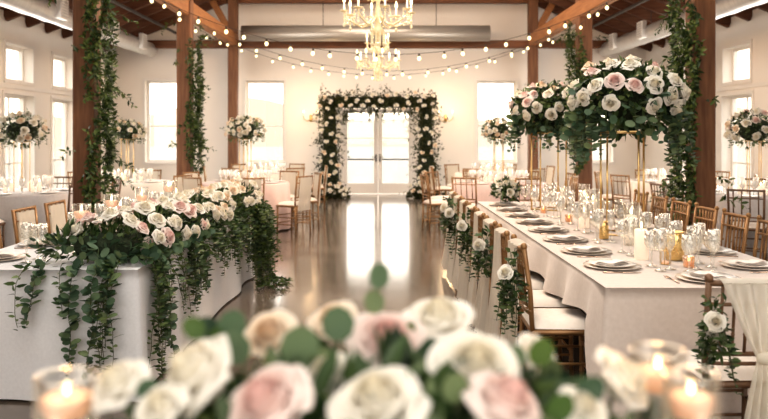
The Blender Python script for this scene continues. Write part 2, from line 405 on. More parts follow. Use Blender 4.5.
def window_unit(n, axis, a0, a1, z0, z1, pos, sgn, mull=(), rails=(), name='window'):
    """frame set at the outer face of the opening, casing on the inner face"""
    def put(m, a, b, c, d, t, off):
        ctr = ((a + b) / 2, (c + d) / 2)
        if axis == 'x': m.box((ctr[0], pos + off, ctr[1]), (b - a, t, d - c))
        else: m.box((pos + sgn * off, ctr[0], ctr[1]), (t, b - a, d - c))
    fr = MB(); w = .055
    for (a, b, c, d) in ((a0, a0 + w, z0, z1), (a1 - w, a1, z0, z1), (a0 + w, a1 - w, z0, z0 + w), (a0 + w, a1 - w, z1 - w, z1)): put(fr, a, b, c, d, .07, .2)
    for q in mull: put(fr, q - .015, q + .015, z0 + w, z1 - w, .035, .2)
    for q in rails: put(fr, a0 + w, a1 - w, q - .015, q + .015, .035, .2)
    o = struct(fr, '%s_%d' % (name, n), M['trim'])
    g = MB(); put(g, a0 + w, a1 - w, z0 + w, z1 - w, .008, .2)
    g.build('pane', M['pane'], o, False)
    cs = MB(); e = .06
    for (a, b, c, d) in ((a0 - e, a0, z0 - e, z1 + e), (a1, a1 + e, z0 - e, z1 + e), (a0, a1, z0 - e, z0), (a0, a1, z1, z1 + e)): put(cs, a, b, max(c, 0.0), d, .03, -.016)
    cs.build('casing', M['trim'], o, False)
    return o
wn = 1
for h in back_holes:
    if h[2] > 0: window_unit(wn, 'x', h[0], h[1], h[2], h[3], YB, 1, rails=(1.78,)); wn += 1
for sgn in (-1, 1):
    for c in side_c:
        window_unit(wn, 'y', c - .55, c + .55, 2.58, 3.26, sgn * XW, sgn); wn += 1
        window_unit(wn, 'y', c - .6, c + .6, 0.05, 2.32, sgn * XW, sgn, mull=(c,), rails=(1.0,)); wn += 1
# double glazed door, two leaves
fr = MB()
for x in (-.925, .925): fr.box((x, YB + .1, 1.15), (.05, .14, 2.3))
fr.box((0, YB + .1, 2.27), (1.8, .14, .06)); fr.box((0, YB + .1, .01), (1.8, .14, .02))
df = struct(fr, 'trim_3', M['trim'], label='white door frame inside the floral arch')
for k, sg in enumerate((-1, 1)):
    d = MB(); x0, x1 = (-.895, -.005) if sg < 0 else (.005, .895)
    for (a, b, c, e) in ((x0, x0 + .1, .03, 2.23), (x1 - .1, x1, .03, 2.23), (x0 + .1, x1 - .1, .03, .30), (x0 + .1, x1 - .1, 2.12, 2.23), (x0 + .1, x1 - .1, .90, .94), (x0 + .1, x1 - .1, 1.46, 1.475)):
        d.box(((a + b) / 2, YB + .1, (c + e) / 2), (b - a, .045, e - c))
    o = struct(d, 'door_%d' % (k + 1), M['trim'])
    g = MB(); g.box(((x0 + x1) / 2, YB + .1, 1.21), (.7, .008, 1.84)); g.build('pane', M['pane'], o, False)
    h = MB(); hx = -.05 if sg < 0 else .05
    h.box((hx, YB + .07, .96), (.035, .02, .2)); h.tube([(hx, YB + .06, .98), (hx, YB + .02, .98), (hx + sg * .11, YB + .02, .98)], .01)
    h.tube([(x0 + .1, YB + .06, .92), (x1 - .1, YB + .06, .92)], .016)
    h.build('door_handle', M['darkmetal'], o)
# outside
mb = MB(); mb.box((0, 60, -.2), (240, 200, .1)); struct(mb, 'ground_outside', M['grass'])
mb = MB()
mb.grid(lambda u, v: (-150 + 300 * u, 110 + 30 * v, -.2 + v * (5.5 + 2 * math.sin(u * 19) + 1.4 * math.sin(u * 47 + 1))), 60, 4)
struct(mb, 'hill_outside', M['hill'], True)

# ------------------------------------------------------------------ timber frame
XP = 3.75
POSTS = {-1: ((-3.60, 9.4), (-3.60, 14.18), (-3.62, 19.0)), 1: ((3.86, 9.1), (3.90, 14.4), (3.87, 19.0))}
for sgn in (-1, 1):
    for xp, y in POSTS[sgn]:
        mb = MB(); w = .26 if y < 18 else .23
        mb.box((xp, y, (HW + 1.28) / 2), (w, w, HW + 1.28), bev=.012)
        struct(mb, 'timber_post', M['wood'])
    XP = abs(POSTS[sgn][0][0]); mb = MB(); mb.box((sgn * XP, 11.0, 3.92), (.2, 16.2, .3), bev=.015); struct(mb, 'roof_beam', M['beam'])
    for xp, y in POSTS[sgn]:
        mb = MB(); mb.bar((sgn * XP, y - .02, 3.95), (sgn * (XP + .62), y - .02, 5.05), .12, .16); struct(mb, 'roof_brace', M['beam'])
mb = MB(); mb.box((0, 19.14, 3.83), (2 * 6.3, .2, .19), bev=.01); struct(mb, 'roof_tie_beam', M['beamx'])
mb = MB(); mb.box((0, 19.14, 4.98), (2 * 4.3, .2, .22), bev=.01); struct(mb, 'roof_tie_beam', M['beamx'])

# ------------------------------------------------------------------ ducts, conduit, heater
for sgn, side in ((-1, 'wall with the grey-clothed table and vine post'), (1, 'wall opposite')):
    lab = ('round galvanised air duct under the roof, above the white head table side' if sgn < 0 else
           'round galvanised air duct under the roof, above the blush banquet table side')
    t = thing('air_duct', lab, 'duct', (sgn * 5.75, 0, 3.70))
    d = MB(); n = 60
    path = [(0, 2 + i * (17.2 / n), 0) for i in range(n + 1)]
    d.tube(path, [.175 + (.010 if i % 3 == 0 else 0) for i in range(n + 1)], 16); d.build('duct_pipe', M['duct'], t)
    for yy in (13.35, 16.0, 17.95):
        b = MB(); b.box((-sgn * .2, yy, .06), (.10, .34, .36), bev=.01)
        vb = b.build('vent', M['trim'], t, False)
        g = MB()
        for q in range(6): g.box((-sgn * .256, yy, -.07 + q * .05), (.012, .28, .02))
        g.build('vent_grille', M['duct'], vb, False)
    for yy in (4, 8, 12.8, 16):
        b = MB(); b.tube([(0, yy, .2), (0, yy, .55)], .008, 5); b.build('hanger_rod', M['darkmetal'], t)
    c = MB(); c.tube([(sgn * 4.95, 3, 4.05), (sgn * 4.95, 19.3, 4.05)], .035, 8)
    o = c.build('conduit_pipe', M['darkmetal']); tag(o, 'thin dark pipe under the rafters on the ' + ('head table' if sgn < 0 else 'blush table') + ' side', 'pipe')
t = thing('heating_duct', 'long grey horizontal duct hung across the far gable wall', 'duct', (0, 18.55, 4.03))
mb = MB(); mb.tube([(-3.32, 0, 0), (2.72, 0, 0)], .195, 24); mb.build('duct_pipe', M['heater'], t)
for x in (-1.34, 1.42):
    mb = MB(); mb.tube([(x, 0, .19), (x, 0, 1.9)], .008, 5); mb.build('hanger_rod', M['darkmetal'], t)

# ------------------------------------------------------------------ flowers
def rose_mesh(name, m, n, nu, nv, seed, openness=1.0):
    r = random.Random(seed); mb = MB()
    for i in range(n):
        t = i / (n - 1); phi = i * 2.39996 + r.uniform(-.25, .25)
        Rt = (.13 + .87 * t ** .8) * r.uniform(.94, 1.05); H = .98 - .62 * t ** 1.3 * openness + r.uniform(-.04, .04); w = 1.7 - .8 * t
        ph = r.uniform(0, 6)
        def fn(a, v):
            u = a * 2 - 1
            ww = w * (.42 + .58 * math.sin(min(1, v * 1.25) * PI / 2)) * (1 - .3 * max(0, (v - .8) / .2))
            ang = phi + u * ww; c = max(0, (v - .68) / .32)
            rad = (.05 + .1 * t) + (Rt - .1) * v ** .55
            rad *= 1 - (.5 * (1 - t) + .06) * v * v
            rad += t * .15 * c * c + .03 * t * math.sin(3.2 * u + ph) * v
            z = -.3 - .12 * t + (H + .3 + .12 * t) * math.sin(v * PI / 2) - t * .13 * c * c - .12 * u * u * v * (.5 + .5 * t)
            return (rad * math.cos(ang), rad * math.sin(ang), z)
        mb.grid(fn, nu, nv, lambda a, v: max(0, min(1, t * .75 + .3 * v - .12 + .1 * abs(a * 2 - 1))))
    return mb.mesh(name, m)
ROSE = {}
for cname in ('white', 'pink', 'peach'):
    ROSE[cname, 'hi'] = [rose_mesh('rose_' + cname, M['rose_' + cname], 26, 7, 7, s) for s in (1, 2, 8)]
    ROSE[cname, 'mid'] = [rose_mesh('rose_' + cname, M['rose_' + cname], 16, 4, 5, s) for s in (3, 4, 5)]
    ROSE[cname, 'lo'] = [rose_mesh('rose_' + cname, M['rose_' + cname], 9, 3, 3, s) for s in (6, 7)]
RLAB = {'pink': 'blush pink rose', 'peach': 'peach rose'}
def add_rose(parent, loc, nrm, rad, col, det, rng):
    o = link('rose', rng.choice(ROSE[col, det]), parent)
    q = Vector(nrm).to_track_quat('Z', 'Y') @ Quaternion((0, 0, 1), rng.uniform(0, 6.28))
    o.rotation_mode = 'QUATERNION'; o.rotation_quaternion = q
    o.location = loc; s = rad * rng.uniform(.9, 1.12); o.scale = (s, s, s * rng.uniform(.9, 1.1))
    if col in RLAB: o['label'] = RLAB[col]
    return o

def rv(rng): 
    while True:
        v = Vector((rng.uniform(-1, 1), rng.uniform(-1, 1), rng.uniform(-1, 1)))
        if .01 < v.length < 1: return v.normalized()

def vine(lf, st, p0, d0, length, rng, L=.05, W=.02, gap=.022, grav=.12, wob=.18, simple=False, rnd=False, pairs=1, floor=-99, stemr=.0022):
    """a strand of leaves: lf collects leaves, st the stem"""
    p = Vector(p0); d = Vector(d0).normalized(); path = [p.copy()]; n = max(2, int(length / gap)); side = 1
    for i in range(n):
        d = (d * (1 - grav) + Vector((0, 0, -1)) * grav + rv(rng) * wob * .5).normalized()
        p = p + d * gap
        if p.z < floor: p.z = floor; d.z = 0.0
        path.append(p.copy())
        k = 1.0 if i < n * .6 else max(.45, 1 - (i - n * .6) / (n * .8))
        for _ in range(pairs):
            sd = d.cross(rv(rng))
            if sd.length < .05: continue
            sd.normalize(); side = -side
            ld = (d * .55 + sd * .85 * side + Vector((0, 0, -.15))).normalized()
            q = p.copy()
            if q.z + ld.z * L < .004: ld.z = abs(ld.z) * .3
            lf.leaf(q, ld, (rv(rng) + Vector((0, -.6, .9))), L * k * rng.uniform(.75, 1.2), W * k * rng.uniform(.8, 1.2), simple, rnd)
    st.tube(path[::2] if len(path) > 6 else path, stemr, 3, False)
    return path

def dome(root, c, rx, ry, rz, nrose, rr, det, rng, cols, nleaf=700, lL=.07, lW=.03, drapes=0, dl=(.15, .35), zmin=-.35, lm='leaf_dark', euc=120, simple=False, drape_mat='euc', side_bias=None, twigs=8, sp=1.55):
    """rounded arrangement: roses and leaves over an ellipsoid, twigs sticking out and trailing strands"""
    c = Vector(c)
    core = MB(); core.ball(c, 1, 12, 8, (rx * .62, ry * .62, rz * .66)); core.build('moss_base', M['moss'], root)  # core added inside so nothing shows through the leaves
    lf = MB(); st = MB(); eu = MB()
    E = Vector((rx, ry, rz))
    for i in range(nleaf):
        v = rv(rng)
        if v.z < -.25 and rng.random() < .45: v.z = -v.z
        p = c + Vector((v.x * rx, v.y * ry, v.z * rz)) * rng.uniform(.68, 1.0)
        lf.leaf(p, (v + rv(rng) * .8 + Vector((0, 0, -.15))), v + rv(rng) * .5, lL * rng.uniform(.7, 1.25), lW * rng.uniform(.8, 1.2), simple)
    for i in range(euc):
        v = rv(rng)
        if v.z > .3: v.z *= -1
        p = c + Vector((v.x * rx, v.y * ry, v.z * rz)) * rng.uniform(.85, 1.12)
        eu.leaf(p, v + rv(rng) * .6, v + rv(rng) * .4, lL * .9 * rng.uniform(.7, 1.2), lL * .75, simple, not simple)
    for i in range(twigs):
        v = rv(rng); v.z = abs(v.z) * .9 + .1; v.normalize()
        vine(lf, st, c + Vector((v.x * rx, v.y * ry, v.z * rz)) * .8, v, max(rx, rz) * rng.uniform(.25, .5), rng, lL * .85, lW * .8, gap=.03, grav=.02, simple=simple)
    for i in range(drapes):
        a = rng.uniform(0, 2 * PI)
        if side_bias is not None and rng.random() < .6: a = side_bias + rng.choice((0, PI)) + rng.uniform(-.6, .6)
        q = rng.uniform(.65, 1.0)
        p = c + Vector((math.cos(a) * rx * q, math.sin(a) * ry * q, -rz * .25))
        vine(eu if drape_mat == 'euc' else lf, st, p, (math.cos(a) * .35, math.sin(a) * .35, -.7), rng.uniform(*dl), rng, lL * .85, lL * (.62 if drape_mat == 'euc' else .4), gap=.032, grav=.2, simple=simple, rnd=(drape_mat == 'euc' and not simple), pairs=1 if i % 3 else 2)
    lf.build('foliage', M[lm], root)
    if eu.v: eu.build('eucalyptus', M['euc'], root)
    if st.v: st.build('stem', M['bark'], root)
    placed = []; tries = 0
    while len(placed) < nrose and tries < nrose * 60:
        tries += 1; v = rv(rng)
        if v.z < zmin: continue
        p = c + Vector((v.x * rx, v.y * ry, v.z * rz)) * rng.uniform(1.0, 1.1)
        if any((p - q).length < rr * sp for q in placed): continue
        placed.append(p)
        nn = Vector((v.x / rx, v.y / ry, v.z / rz)).normalized() + rv(rng) * .25
        add_rose(root, p - nn.normalized() * rr * .2, nn, rr, rng.choice(cols), det, rng)

# ------------------------------------------------------------------ chairs (front is +Y)
def knob_tube(mb, a, b, r, knobs, n=8):
    a, b = Vector(a), Vector(b); path = []; rs = []
    ts = [0.0]
    for k in knobs: ts += [k - .018, k - .008, k, k + .008, k + .018]
    ts = sorted(set([max(0, min(1, t)) for t in ts + [1.0]]))
    for t in ts:
        path.append(a.lerp(b, t)); rs.append(r * (1.32 if any(abs(t - k) < .004 for k in knobs) else (1.12 if any(abs(abs(t - k) - .008) < .002 for k in knobs) else 1.0)))
    mb.tube(path, rs, n)
def make_chair(name, wood, cover=None, fine=True):
    t = thing(name, 'chair', 'chair')
    W = M[wood]
    s = MB(); s.box((0, 0, .43), (.41, .40, .035), bev=.014); s.build('seat', W, t)
    def cush(u, v):
        x = (u * 2 - 1); y = (v * 2 - 1)
        e = (1 - abs(x) ** 6) * (1 - abs(y) ** 6)
        return (x * .197, y * .192, .449 + .045 * max(0, e) ** .45)
    c = MB(); c.grid(cush, 10, 10); c.grid(lambda u, v: ((1 - u * 2) * .197, (v * 2 - 1) * .192, .449), 1, 1); c.build('cushion', M['cushion'], t)
    kn = (.2, .45, .7, .92) if fine else ()
    n = 8 if fine else 5
    for sx in (-1, 1):
        l = MB(); knob_tube(l, (sx * .178, .178, 0), (sx * .178, .172, .425), .014, (.25, .6) if fine else (), n); l.build('leg', W, t)
        l = MB(); knob_tube(l, (sx * .185, -.20, 0), (sx * .185, -.185, .44), .0145, (.25, .6) if fine else (), n); l.tube([(sx * .185, -.185, .42), (sx * .19, -.2, .66), (sx * .195, -.235, .91)], .0145, n)
        if fine:
            for q in (.55, .68, .80): l.ball((sx * (.185 + .01 * (q - .44)), -.185 - (.05 * (q - .42) / .49), q), .019, 8, 4, (1, 1, .6))
            l.ball((sx * .195, -.236, .918), .021, 8, 5)
        l.build('leg', W, t)
    bo = bpy.data.objects.new('backrest', None); COL.objects.link(bo); bo.parent = t; yb = lambda z: -.185 - .05 * max(0, (z - .44)) / .47
    for z, r in ((.895, .014), (.80, .009), (.575, .011), (.53, .009)):
        b = MB(); b.tube([(-.192, yb(z), z), (-.1, yb(z) - .012, z), (0, yb(z) - .016, z), (.1, yb(z) - .012, z), (.192, yb(z), z)], r, n); b.build('rail', W, bo)
    for k in range(6 if fine else 4):
        x = -.135 + k * (.27 / (5 if fine else 3))
        p = MB(); q = -.016 + .3 * x * x
        knob_tube(p, (x, yb(.575) + q, .575), (x, yb(.895) + q, .895), .0078, (.28, .72) if fine else (), 6 if fine else 4); p.build('spindle', W, bo)
    for (a, c2, z) in (((-.178, .175), (.178, .175), .16), ((-.178, .175), (.178, .175), .28), ((-.185, -.195), (.185, -.195), .18), ((-.18, .175), (-.185, -.195), .14), ((-.18, .175), (-.185, -.195), .25), ((.18, .175), (.185, -.195), .14), ((.18, .175), (.185, -.195), .25)):
        p = MB(); p.tube([(a[0], a[1], z), (c2[0], c2[1], z)], .0085, 6 if fine else 4); p.build('stretcher', W, t)
    if cover:
        m = MB()
        def cv(u, v):
            x = (u * 2 - 1) * (.15 + .02 * v); z = .878 - v * .52
            return (x, yb(z) - .024 - .012 * math.sin(u * 22 + 2) * v - .01, z)
        m.grid(cv, 16, 8)
        m.grid(lambda u, v: ((u * 2 - 1) * .15, yb(.878 - v * .36) + .016 + .004 * math.sin(u * 20), .878 - v * .36), 12, 5)
        m.build('backrest_cover', M[cover], t)
    return t

chair_gold = make_chair('chiavari_chair', 'chair')
chair_cov = make_chair('chiavari_chair', 'chair', 'sheer', fine=False)
chair_plain = make_chair('chiavari_chair', 'chair', None, fine=False)
chair_dark = make_chair('chiavari_chair', 'chair_dark', None, fine=False)

# ------------------------------------------------------------------ tableware prototypes
ZT = .768
def goblet(name, h, rb, mat, n=16, split=True):
    bowl = [(.006, h * .45), (rb * .62, h * .50), (rb * .95, h * .62), (rb * 1.0, h * .74), (rb * .9, h), (rb * .87, h), (rb * .95, h * .74), (rb * .9, h * .63), (rb * .56, h * .52), (.0, h * .475)]
    stem = [(.0, .004), (.033, .002), (.034, .004), (.012, .010), (.0055, .02), (.0048, h * .25), (.0075, h * .33), (.0048, h * .38), (.007, h * .455), (0, h * .455)]
    if split:
        t = thing(name, 'glass', 'glass')
        b = MB(); b.lathe(bowl, n); b.build('bowl', M[mat], t)
        s = MB(); s.lathe(stem, n); s.build('stem', M[mat], t)
        return t
    b = MB(); b.lathe(bowl[:5], n); b.lathe(stem[1:9], n); return tag(b.build(name, M[mat]), 'glass', 'glass')
goblet_p = goblet('water_goblet', .215, .044, 'crystal')
wine_p = goblet('wine_glass', .245, .037, 'crystal')
flute_p = goblet('champagne_flute', .235, .028, 'crystal')
far_glass_p = goblet('wine_glass', .20, .042, 'crystal_far', 8, False)
mb = MB(); mb.lathe([(0, 0), (.10, 0), (.165, .012), (.167, .014), (.10, .005), (0, .004)], 40)
charger_p = tag(mb.build('charger_plate', M['charger']), 'plate', 'charger plate')
mb = MB(); mb.lathe([(0, .001), (.08, .001), (.134, .016), (.136, .018), (.082, .006), (0, .005)], 36)
plate_p = tag(mb.build('dinner_plate', M['china']), 'plate', 'plate')
mb = MB()
for k in range(3):
    mb.grid(lambda u, v: ((u - .5) * (.11 - k * .008), (v - .5) * (.19 - k * .014), .007 + k * .007 + .004 * math.sin(u * 9 + k) * math.sin(v * 7)), 8, 10)
    mb.grid(lambda u, v: ((.5 - u) * (.11 - k * .008), (v - .5) * (.19 - k * .014), .004 + k * .007), 1, 1)
napkin_p = tag(mb.build('folded_napkin', M['napkin']), 'napkin', 'napkin')
def fork_mesh():
    mb = MB(); mb.tube([(0, -.10, .003), (0, -.03, .006), (0, .045, .004)], [.004, .0032, .0035], 6)
    mb.box((0, .055, .004), (.02, .022, .003))
    for k in range(4): mb.box((-.0085 + k * .0057, .082, .005), (.003, .034, .002))
    return mb
fork_p = tag(fork_mesh().build('dinner_fork', M['steel']), 'fork', 'fork')
mb = MB(); mb.tube([(0, -.11, .004), (0, .0, .004)], .0042, 6)
mb.add([(-.006, 0, .002), (.010, 0, .002), (.010, .07, .002), (.004, .105, .002), (-.006, .105, .002), (-.006, 0, .0035), (.010, 0, .0035), (.010, .07, .0035), (.004, .105, .0035), (-.006, .105, .0035)],
       [(4, 3, 2, 1, 0), (5, 6, 7, 8, 9), (0, 1, 6, 5), (1, 2, 7, 6), (2, 3, 8, 7), (3, 4, 9, 8), (4, 0, 5, 9)])
knife_p = tag(mb.build('dinner_knife', M['steel']), 'knife', 'knife')
fx = {}
def flame(parent, loc, s=1.0):
    f = MB(); f.lathe([(0, 0), (.005 * s, .006 * s), (.0075 * s, .016 * s), (.0055 * s, .028 * s), (.002 * s, .040 * s), (0, .046 * s)], 8, loc); return f.build('flame', M['flame'], parent)
def pillar_candle(label, loc, r, h, group=None, mat='wax', name='pillar_candle', lit=True):
    t = thing(name, label, 'candle', loc, 0, group)
    b = MB(); b.lathe([(0, 0), (r, 0), (r, h - .006), (r - .005, h), (r * .7, h - .005), (0, h - .009)], 20); b.build('wax_body', M[mat], t)
    w = MB(); w.tube([(0, 0, h - .01), (.001, 0, h + .008)], .0013, 4); w.build('wick', M['wick'], t)
    if lit: flame(t, (0, 0, h + .004), 1.0 if r < .05 else 1.3)
    return t
def cyl_vase(label, loc, r, h, group=None, water=None, name='cylinder_vase'):
    t = thing(name, label, 'vase', loc, 0, group)
    g = MB(); g.lathe([(0, .001), (r, .001), (r, h), (r - .003, h + .001), (r - .004, h), (r - .004, .012), (0, .012)], 28); g.build('glass_wall', M['glass'], t)
    g = MB(); g.tube([((r - .001) * math.cos(a), (r - .001) * math.sin(a), h) for a in [2 * PI * k / 28 for k in range(29)]], .0021, 6); g.build('rim', M['rim'], t)
    if water:
        q = MB(); q.lathe([(0, .0125), (r - .006, .0125), (r - .006, water), (0, water)], 24); q.build('water', M['water'], t)
    return t
def floating_candle(label, loc, r, group=None, h=.035, fs=1.0):
    t = thing('floating_candle', label, 'candle', loc, 0, group)
    b = MB(); b.lathe([(0, 0), (r * .72, 0), (r * .95, h * .5), (r, h * .8), (r * .93, h), (r * .6, h * .86), (0, h * .8)], 24); b.build('wax_body', M['waxlit'], t)
    w = MB(); w.tube([(0, 0, h * .75), (0, 0, h + .008)], .0013, 4); w.build('wick', M['wick'], t)
    f = flame(t, (0, 0, h), 1.0); f.data.transform(Matrix.Translation((0, 0, -h))); f.data.transform(Matrix.Scale(fs, 4)); f.location = (0, 0, h)
    return t

def place_setting(x, y, rz, where, ed, far=False):
    """rz: direction the guest looks (0 = +Y). One of everything, each with its own label"""
    f = Vector((-math.sin(rz), math.cos(rz), 0)); r = Vector((math.cos(rz), math.sin(rz), 0)); p = Vector((x, y, ZT))
    inst(charger_p, 'round pearl-grey charger plate at ' + where, p, rz)
    inst(plate_p, 'white dinner plate at ' + where, p + Vector((0, 0, .0085)), rz)
    inst(napkin_p, 'folded pale napkin at ' + where, p + Vector((0, 0, .0135)), rz + RNG.uniform(-.15, .15) + .5)
    q = p + f * .225
    inst(goblet_p, 'cut crystal water goblet at ' + where, q - r * (.02 + RNG.uniform(-.02, .02)) + f * RNG.uniform(0, .02))
    inst(wine_p, 'tall cut crystal wine glass at ' + where, q + r * .13 + f * RNG.uniform(-.02, .05))
    inst(flute_p, 'slender cut crystal flute at ' + where, q + r * .075 + f * RNG.uniform(.08, .1))
    inst(fork_p, 'rose-gold fork beside the plate at ' + where, p - r * .195 - f * .0, rz)
    inst(knife_p, 'rose-gold knife beside the plate at ' + where, p + r * .195, rz)

def cloth_rect(name, label, mat, x0, x1, y0, y1, z, hem, amp, rng, group=None, freq=9.0, side_hem=None):
    mb = MB(); per = []
    def seg(a, b, nrm):
        L = (Vector(b) - Vector(a)).length; k = max(2, int(L / .03))
        for i in range(k): per.append((Vector(a).lerp(Vector(b), i / k), Vector(nrm), i / k, L))
    seg((x0, y0), (x1, y0), (0, -1)); seg((x1, y0), (x1, y1), (1, 0)); seg((x1, y1), (x0, y1), (0, 1)); seg((x0, y1), (x0, y0), (-1, 0))
    n = len(per); rows = 12; P = []
    ph = [rng.uniform(0, 6) for _ in range(6)]
    for j in range(rows + 1):
        v = j / rows
        for i, (p, nn, s, L) in enumerate(per):
            d = s * L; e = min(d, L - d)
            cf = math.exp(-(e / .11) ** 2)
            fold = .5 + .5 * math.sin(freq * d + ph[0] + 1.3 * math.sin(2.1 * d + ph[1]))
            fold = fold ** 1.5
            o = amp * v ** 1.1 * (fold * (1 - cf) + cf * 1.5)
            nx = Vector(nn)
            if cf > .01:
                c = (Vector(p) - Vector(((x0 + x1) / 2, (y0 + y1) / 2)))
                c = Vector((math.copysign(1, c.x), math.copysign(1, c.y))).normalized()
                nx = (nx * (1 - cf) + c * cf)
            q = Vector((p.x, p.y)) + nx * (o + .006 * math.sin(min(v, .12) / .12 * PI / 2))
            hm = hem
            if side_hem is not None and abs(nn[0]) > .5:
                k = min(1, e / .22); hm = hem + (side_hem + .02 * math.sin(5.3 * d + ph[2]) - hem) * k * k * (3 - 2 * k)
            zz = z - (0 if v == 0 else v * (z - hm))
            P.append((q.x, q.y, zz - (0.004 if v > 0 else 0)))
    fs = [(j * n + i, j * n + (i + 1) % n, (j + 1) * n + (i + 1) % n, (j + 1) * n + i) for j in range(rows) for i in range(n)]
    fs.append(tuple(range(n)))
    mb.add(P, fs)
    o = mb.build(name, mat)
    # keep the top flat-shaded so the broad ngon does not shade like a pillow
    o.data.polygons[len(o.data.polygons) - 1].use_smooth = False
    return tag(o, label, 'tablecloth', group)
def table_rect(label, x0, x1, y0, y1):
    cx, cy = (x0 + x1) / 2, (y0 + y1) / 2
    t = thing('banquet_table', label, 'table', (cx, cy, 0))
    b = MB(); b.box((0, 0, .738), (x1 - x0 - .03, y1 - y0 - .03, .03)); b.build('tabletop', M['black'], t, False)
    for sx in (-1, 1):
        for sy in (-1, 1):
            l = MB(); l.tube([(sx * ((x1 - x0) / 2 - .12), sy * ((y1 - y0) / 2 - .12), 0), (sx * ((x1 - x0) / 2 - .12), sy * ((y1 - y0) / 2 - .12), .72)], .025, 8); l.build('leg', M['black'], t)

# ------------------------------------------------------------------ blush banquet table (aisle side faces -X)
BX0, BX1, BY0, BY1 = 1.17, 2.42, 3.90, 8.95
table_rect('long banquet table under the blush cloth, gold chairs along it', BX0, BX1, BY0, BY1)
cloth_rect('tablecloth', 'blush taupe cloth over the long banquet table with gold chairs', M['cloth_blush'], BX0, BX1, BY0, BY1, .766, .03, .065, random.Random(3), freq=10, side_hem=.54)
PLY = [4.5 + .56 * i for i in range(8)]
for i, y in enumerate(PLY):
    a = 'the %s aisle-side place from the end chair, blush table' % ORD[i]
    b = 'the %s window-side place from the end chair, blush table' % ORD[i]
    place_setting(BX0 + .215, y, -PI / 2, a, i); place_setting(BX1 - .215, y, PI / 2, b, i)
    inst(chair_gold, 'gold chair with ivory cushion, %s on the aisle side of blush table' % ORD[i], (1.07, y, 0), -PI / 2 + RNG.uniform(-.04, .04), 'gold chairs along the blush table')
    if i > 0: inst(chair_gold, 'gold spindle-back chair, %s on the window side of blush table' % ORD[i], (2.68, y, 0), PI / 2 + RNG.uniform(-.05, .05), 'gold chairs along the blush table')
place_setting(1.78, BY0 + .2, 0, 'the head place in front of the end chair', 0)
EC = (1.65, 3.60)
chair_end = make_chair('chiavari_chair', 'chair_dark')
inst(chair_end, 'dark bronze chair at the near end of blush table with sheer knotted sash', (EC[0], EC[1], 0), 0.03)

# sheer drapes and rose sprays on the aisle chairs
def drape_sheet(label, x, y, w, seed, tail):
    r = random.Random(seed); ph = r.uniform(0, 6); mb = MB()
    def fn(u, v):
        z = .905 - v * (.905 - tail)
        ww = w * (.80 + .35 * v); dy = (u - .5) * ww
        out = .05 + .055 * v * v + (.006 + .022 * v) * math.sin(u * 17 + ph + v * 1.2)
        xx = x - out - (.05 * max(0, (z - .44)) / .47) * 0
        return (xx, y + dy + .015 * math.sin(v * 4 + ph), z)
    mb.grid(fn, 30, 18)
    mb.grid(lambda u, v: (x - .05 + v * .085 - .006 * math.sin(u * 17 + ph) * (1 - v), y + (u - .5) * w * .8, .905 + .014 * math.sin(v * PI)), 30, 4)
    return tag(mb.build('chair_drape', M['sheer']), label, 'chair drape', 'ivory drapes on the aisle chairs')
def spray(label, loc, out, s, seed, det='mid', down=.32):
    """bud of greenery with one cream rose, tied to a chair post; out = horizontal facing direction"""
    r = random.Random(seed); t = thing('rose_spray', label, 'rose spray', loc, 0, 'rose sprays tied to chairs')
    lf = MB(); st = MB(); eu = MB(); o = Vector(out)
    for i in range(34):
        v = (rv(r) + o * .5 + Vector((0, 0, -.3))).normalized(); p = v * .03 * s + o * .01 + Vector((0, 0, r.uniform(-.16, .03) * s))
        lf.leaf(p, v + rv(r) * .4 + Vector((0, 0, -.3)), v + Vector((0, 0, .4)), .06 * s * r.uniform(.7, 1.2), .03 * s)
    for i in range(10):
        d = (o * .35 + rv(r) * .55 + Vector((0, 0, -.5))).normalized()
        vine(lf, st, d * .02, d, r.uniform(.55, 1.0) * down * s, r, .046 * s, .021 * s, gap=.026, grav=.28, wob=.2, pairs=2)
    for i in range(5):
        d = (o * .3 + Vector((0, 0, 1)) + rv(r) * .6).normalized()
        vine(lf, st, d * .02, d, r.uniform(.06, .11) * s, r, .05 * s, .028 * s, gap=.028, grav=.03, pairs=1)
    lf.build('foliage', M['leaf_dark'], t); st.build('stem', M['bark'], t)
    add_rose(t, o * .075 * s + Vector((0, 0, -.01)), o + rv(r) * .35 + Vector((0, -.3, .4)), .046 * s, 'white', 'hi', r)
    if det == 'mid':
        add_rose(t, o * .05 * s + Vector((.0, .03, -.085)) * s, o + Vector((0, -.2, -.2)), .03 * s, 'white', 'mid', r)
for i, y in enumerate(PLY):
    drape_sheet('ivory drape hanging from the %s aisle-side chair of the blush table' % ORD[i], .85, y + .02, .32, 40 + i, .05 + .02 * (i % 3))
    if i in (0, 2, 4, 6, 7):
        spray('cream rose and greenery spray on the %s aisle-side chair of the blush table' % ORD[i], (.775, y - .13, .775), (-.62, -.78, 0), 1.08, 60 + i, down=.36)
# end chair: sash and spray
mb = MB()
SX = EC[0] - .05; SYB = EC[1] - .285
def sash_fn(u, v):
    if v < .55:
        k = v / .55; zz = .905 - k * .325; wv = .255 * (1 - k) ** .8 + .055; cx = SX + .055 + .015 * k
    else:
        k = (v - .55) / .45; zz = .58 - k * .50; wv = .055 + .16 * k ** .7; cx = SX + .07 - .015 * k
    am = .012 + .012 * (1 if v > .55 else .4)
    return (cx + (u - .5) * wv, SYB - .012 - am * math.sin(u * 24) * (.35 if abs(v - .55) < .06 else 1) - .02 * math.sin(v * PI), zz)
t = thing('sheer_drape', 'sheer ivory sash knotted down the back of the end chair', 'chair sash', (0, 0, 0))
mb.grid(sash_fn, 40, 26); mb.grid(lambda u, v: (SX + .055 + (u - .5) * .31, SYB - .012 + v * .08 - .005 * math.sin(u * 24) * (1 - v), .905 + .014 * math.sin(v * PI)), 40, 3)
mb.build('drape', M['sheer2'], t)
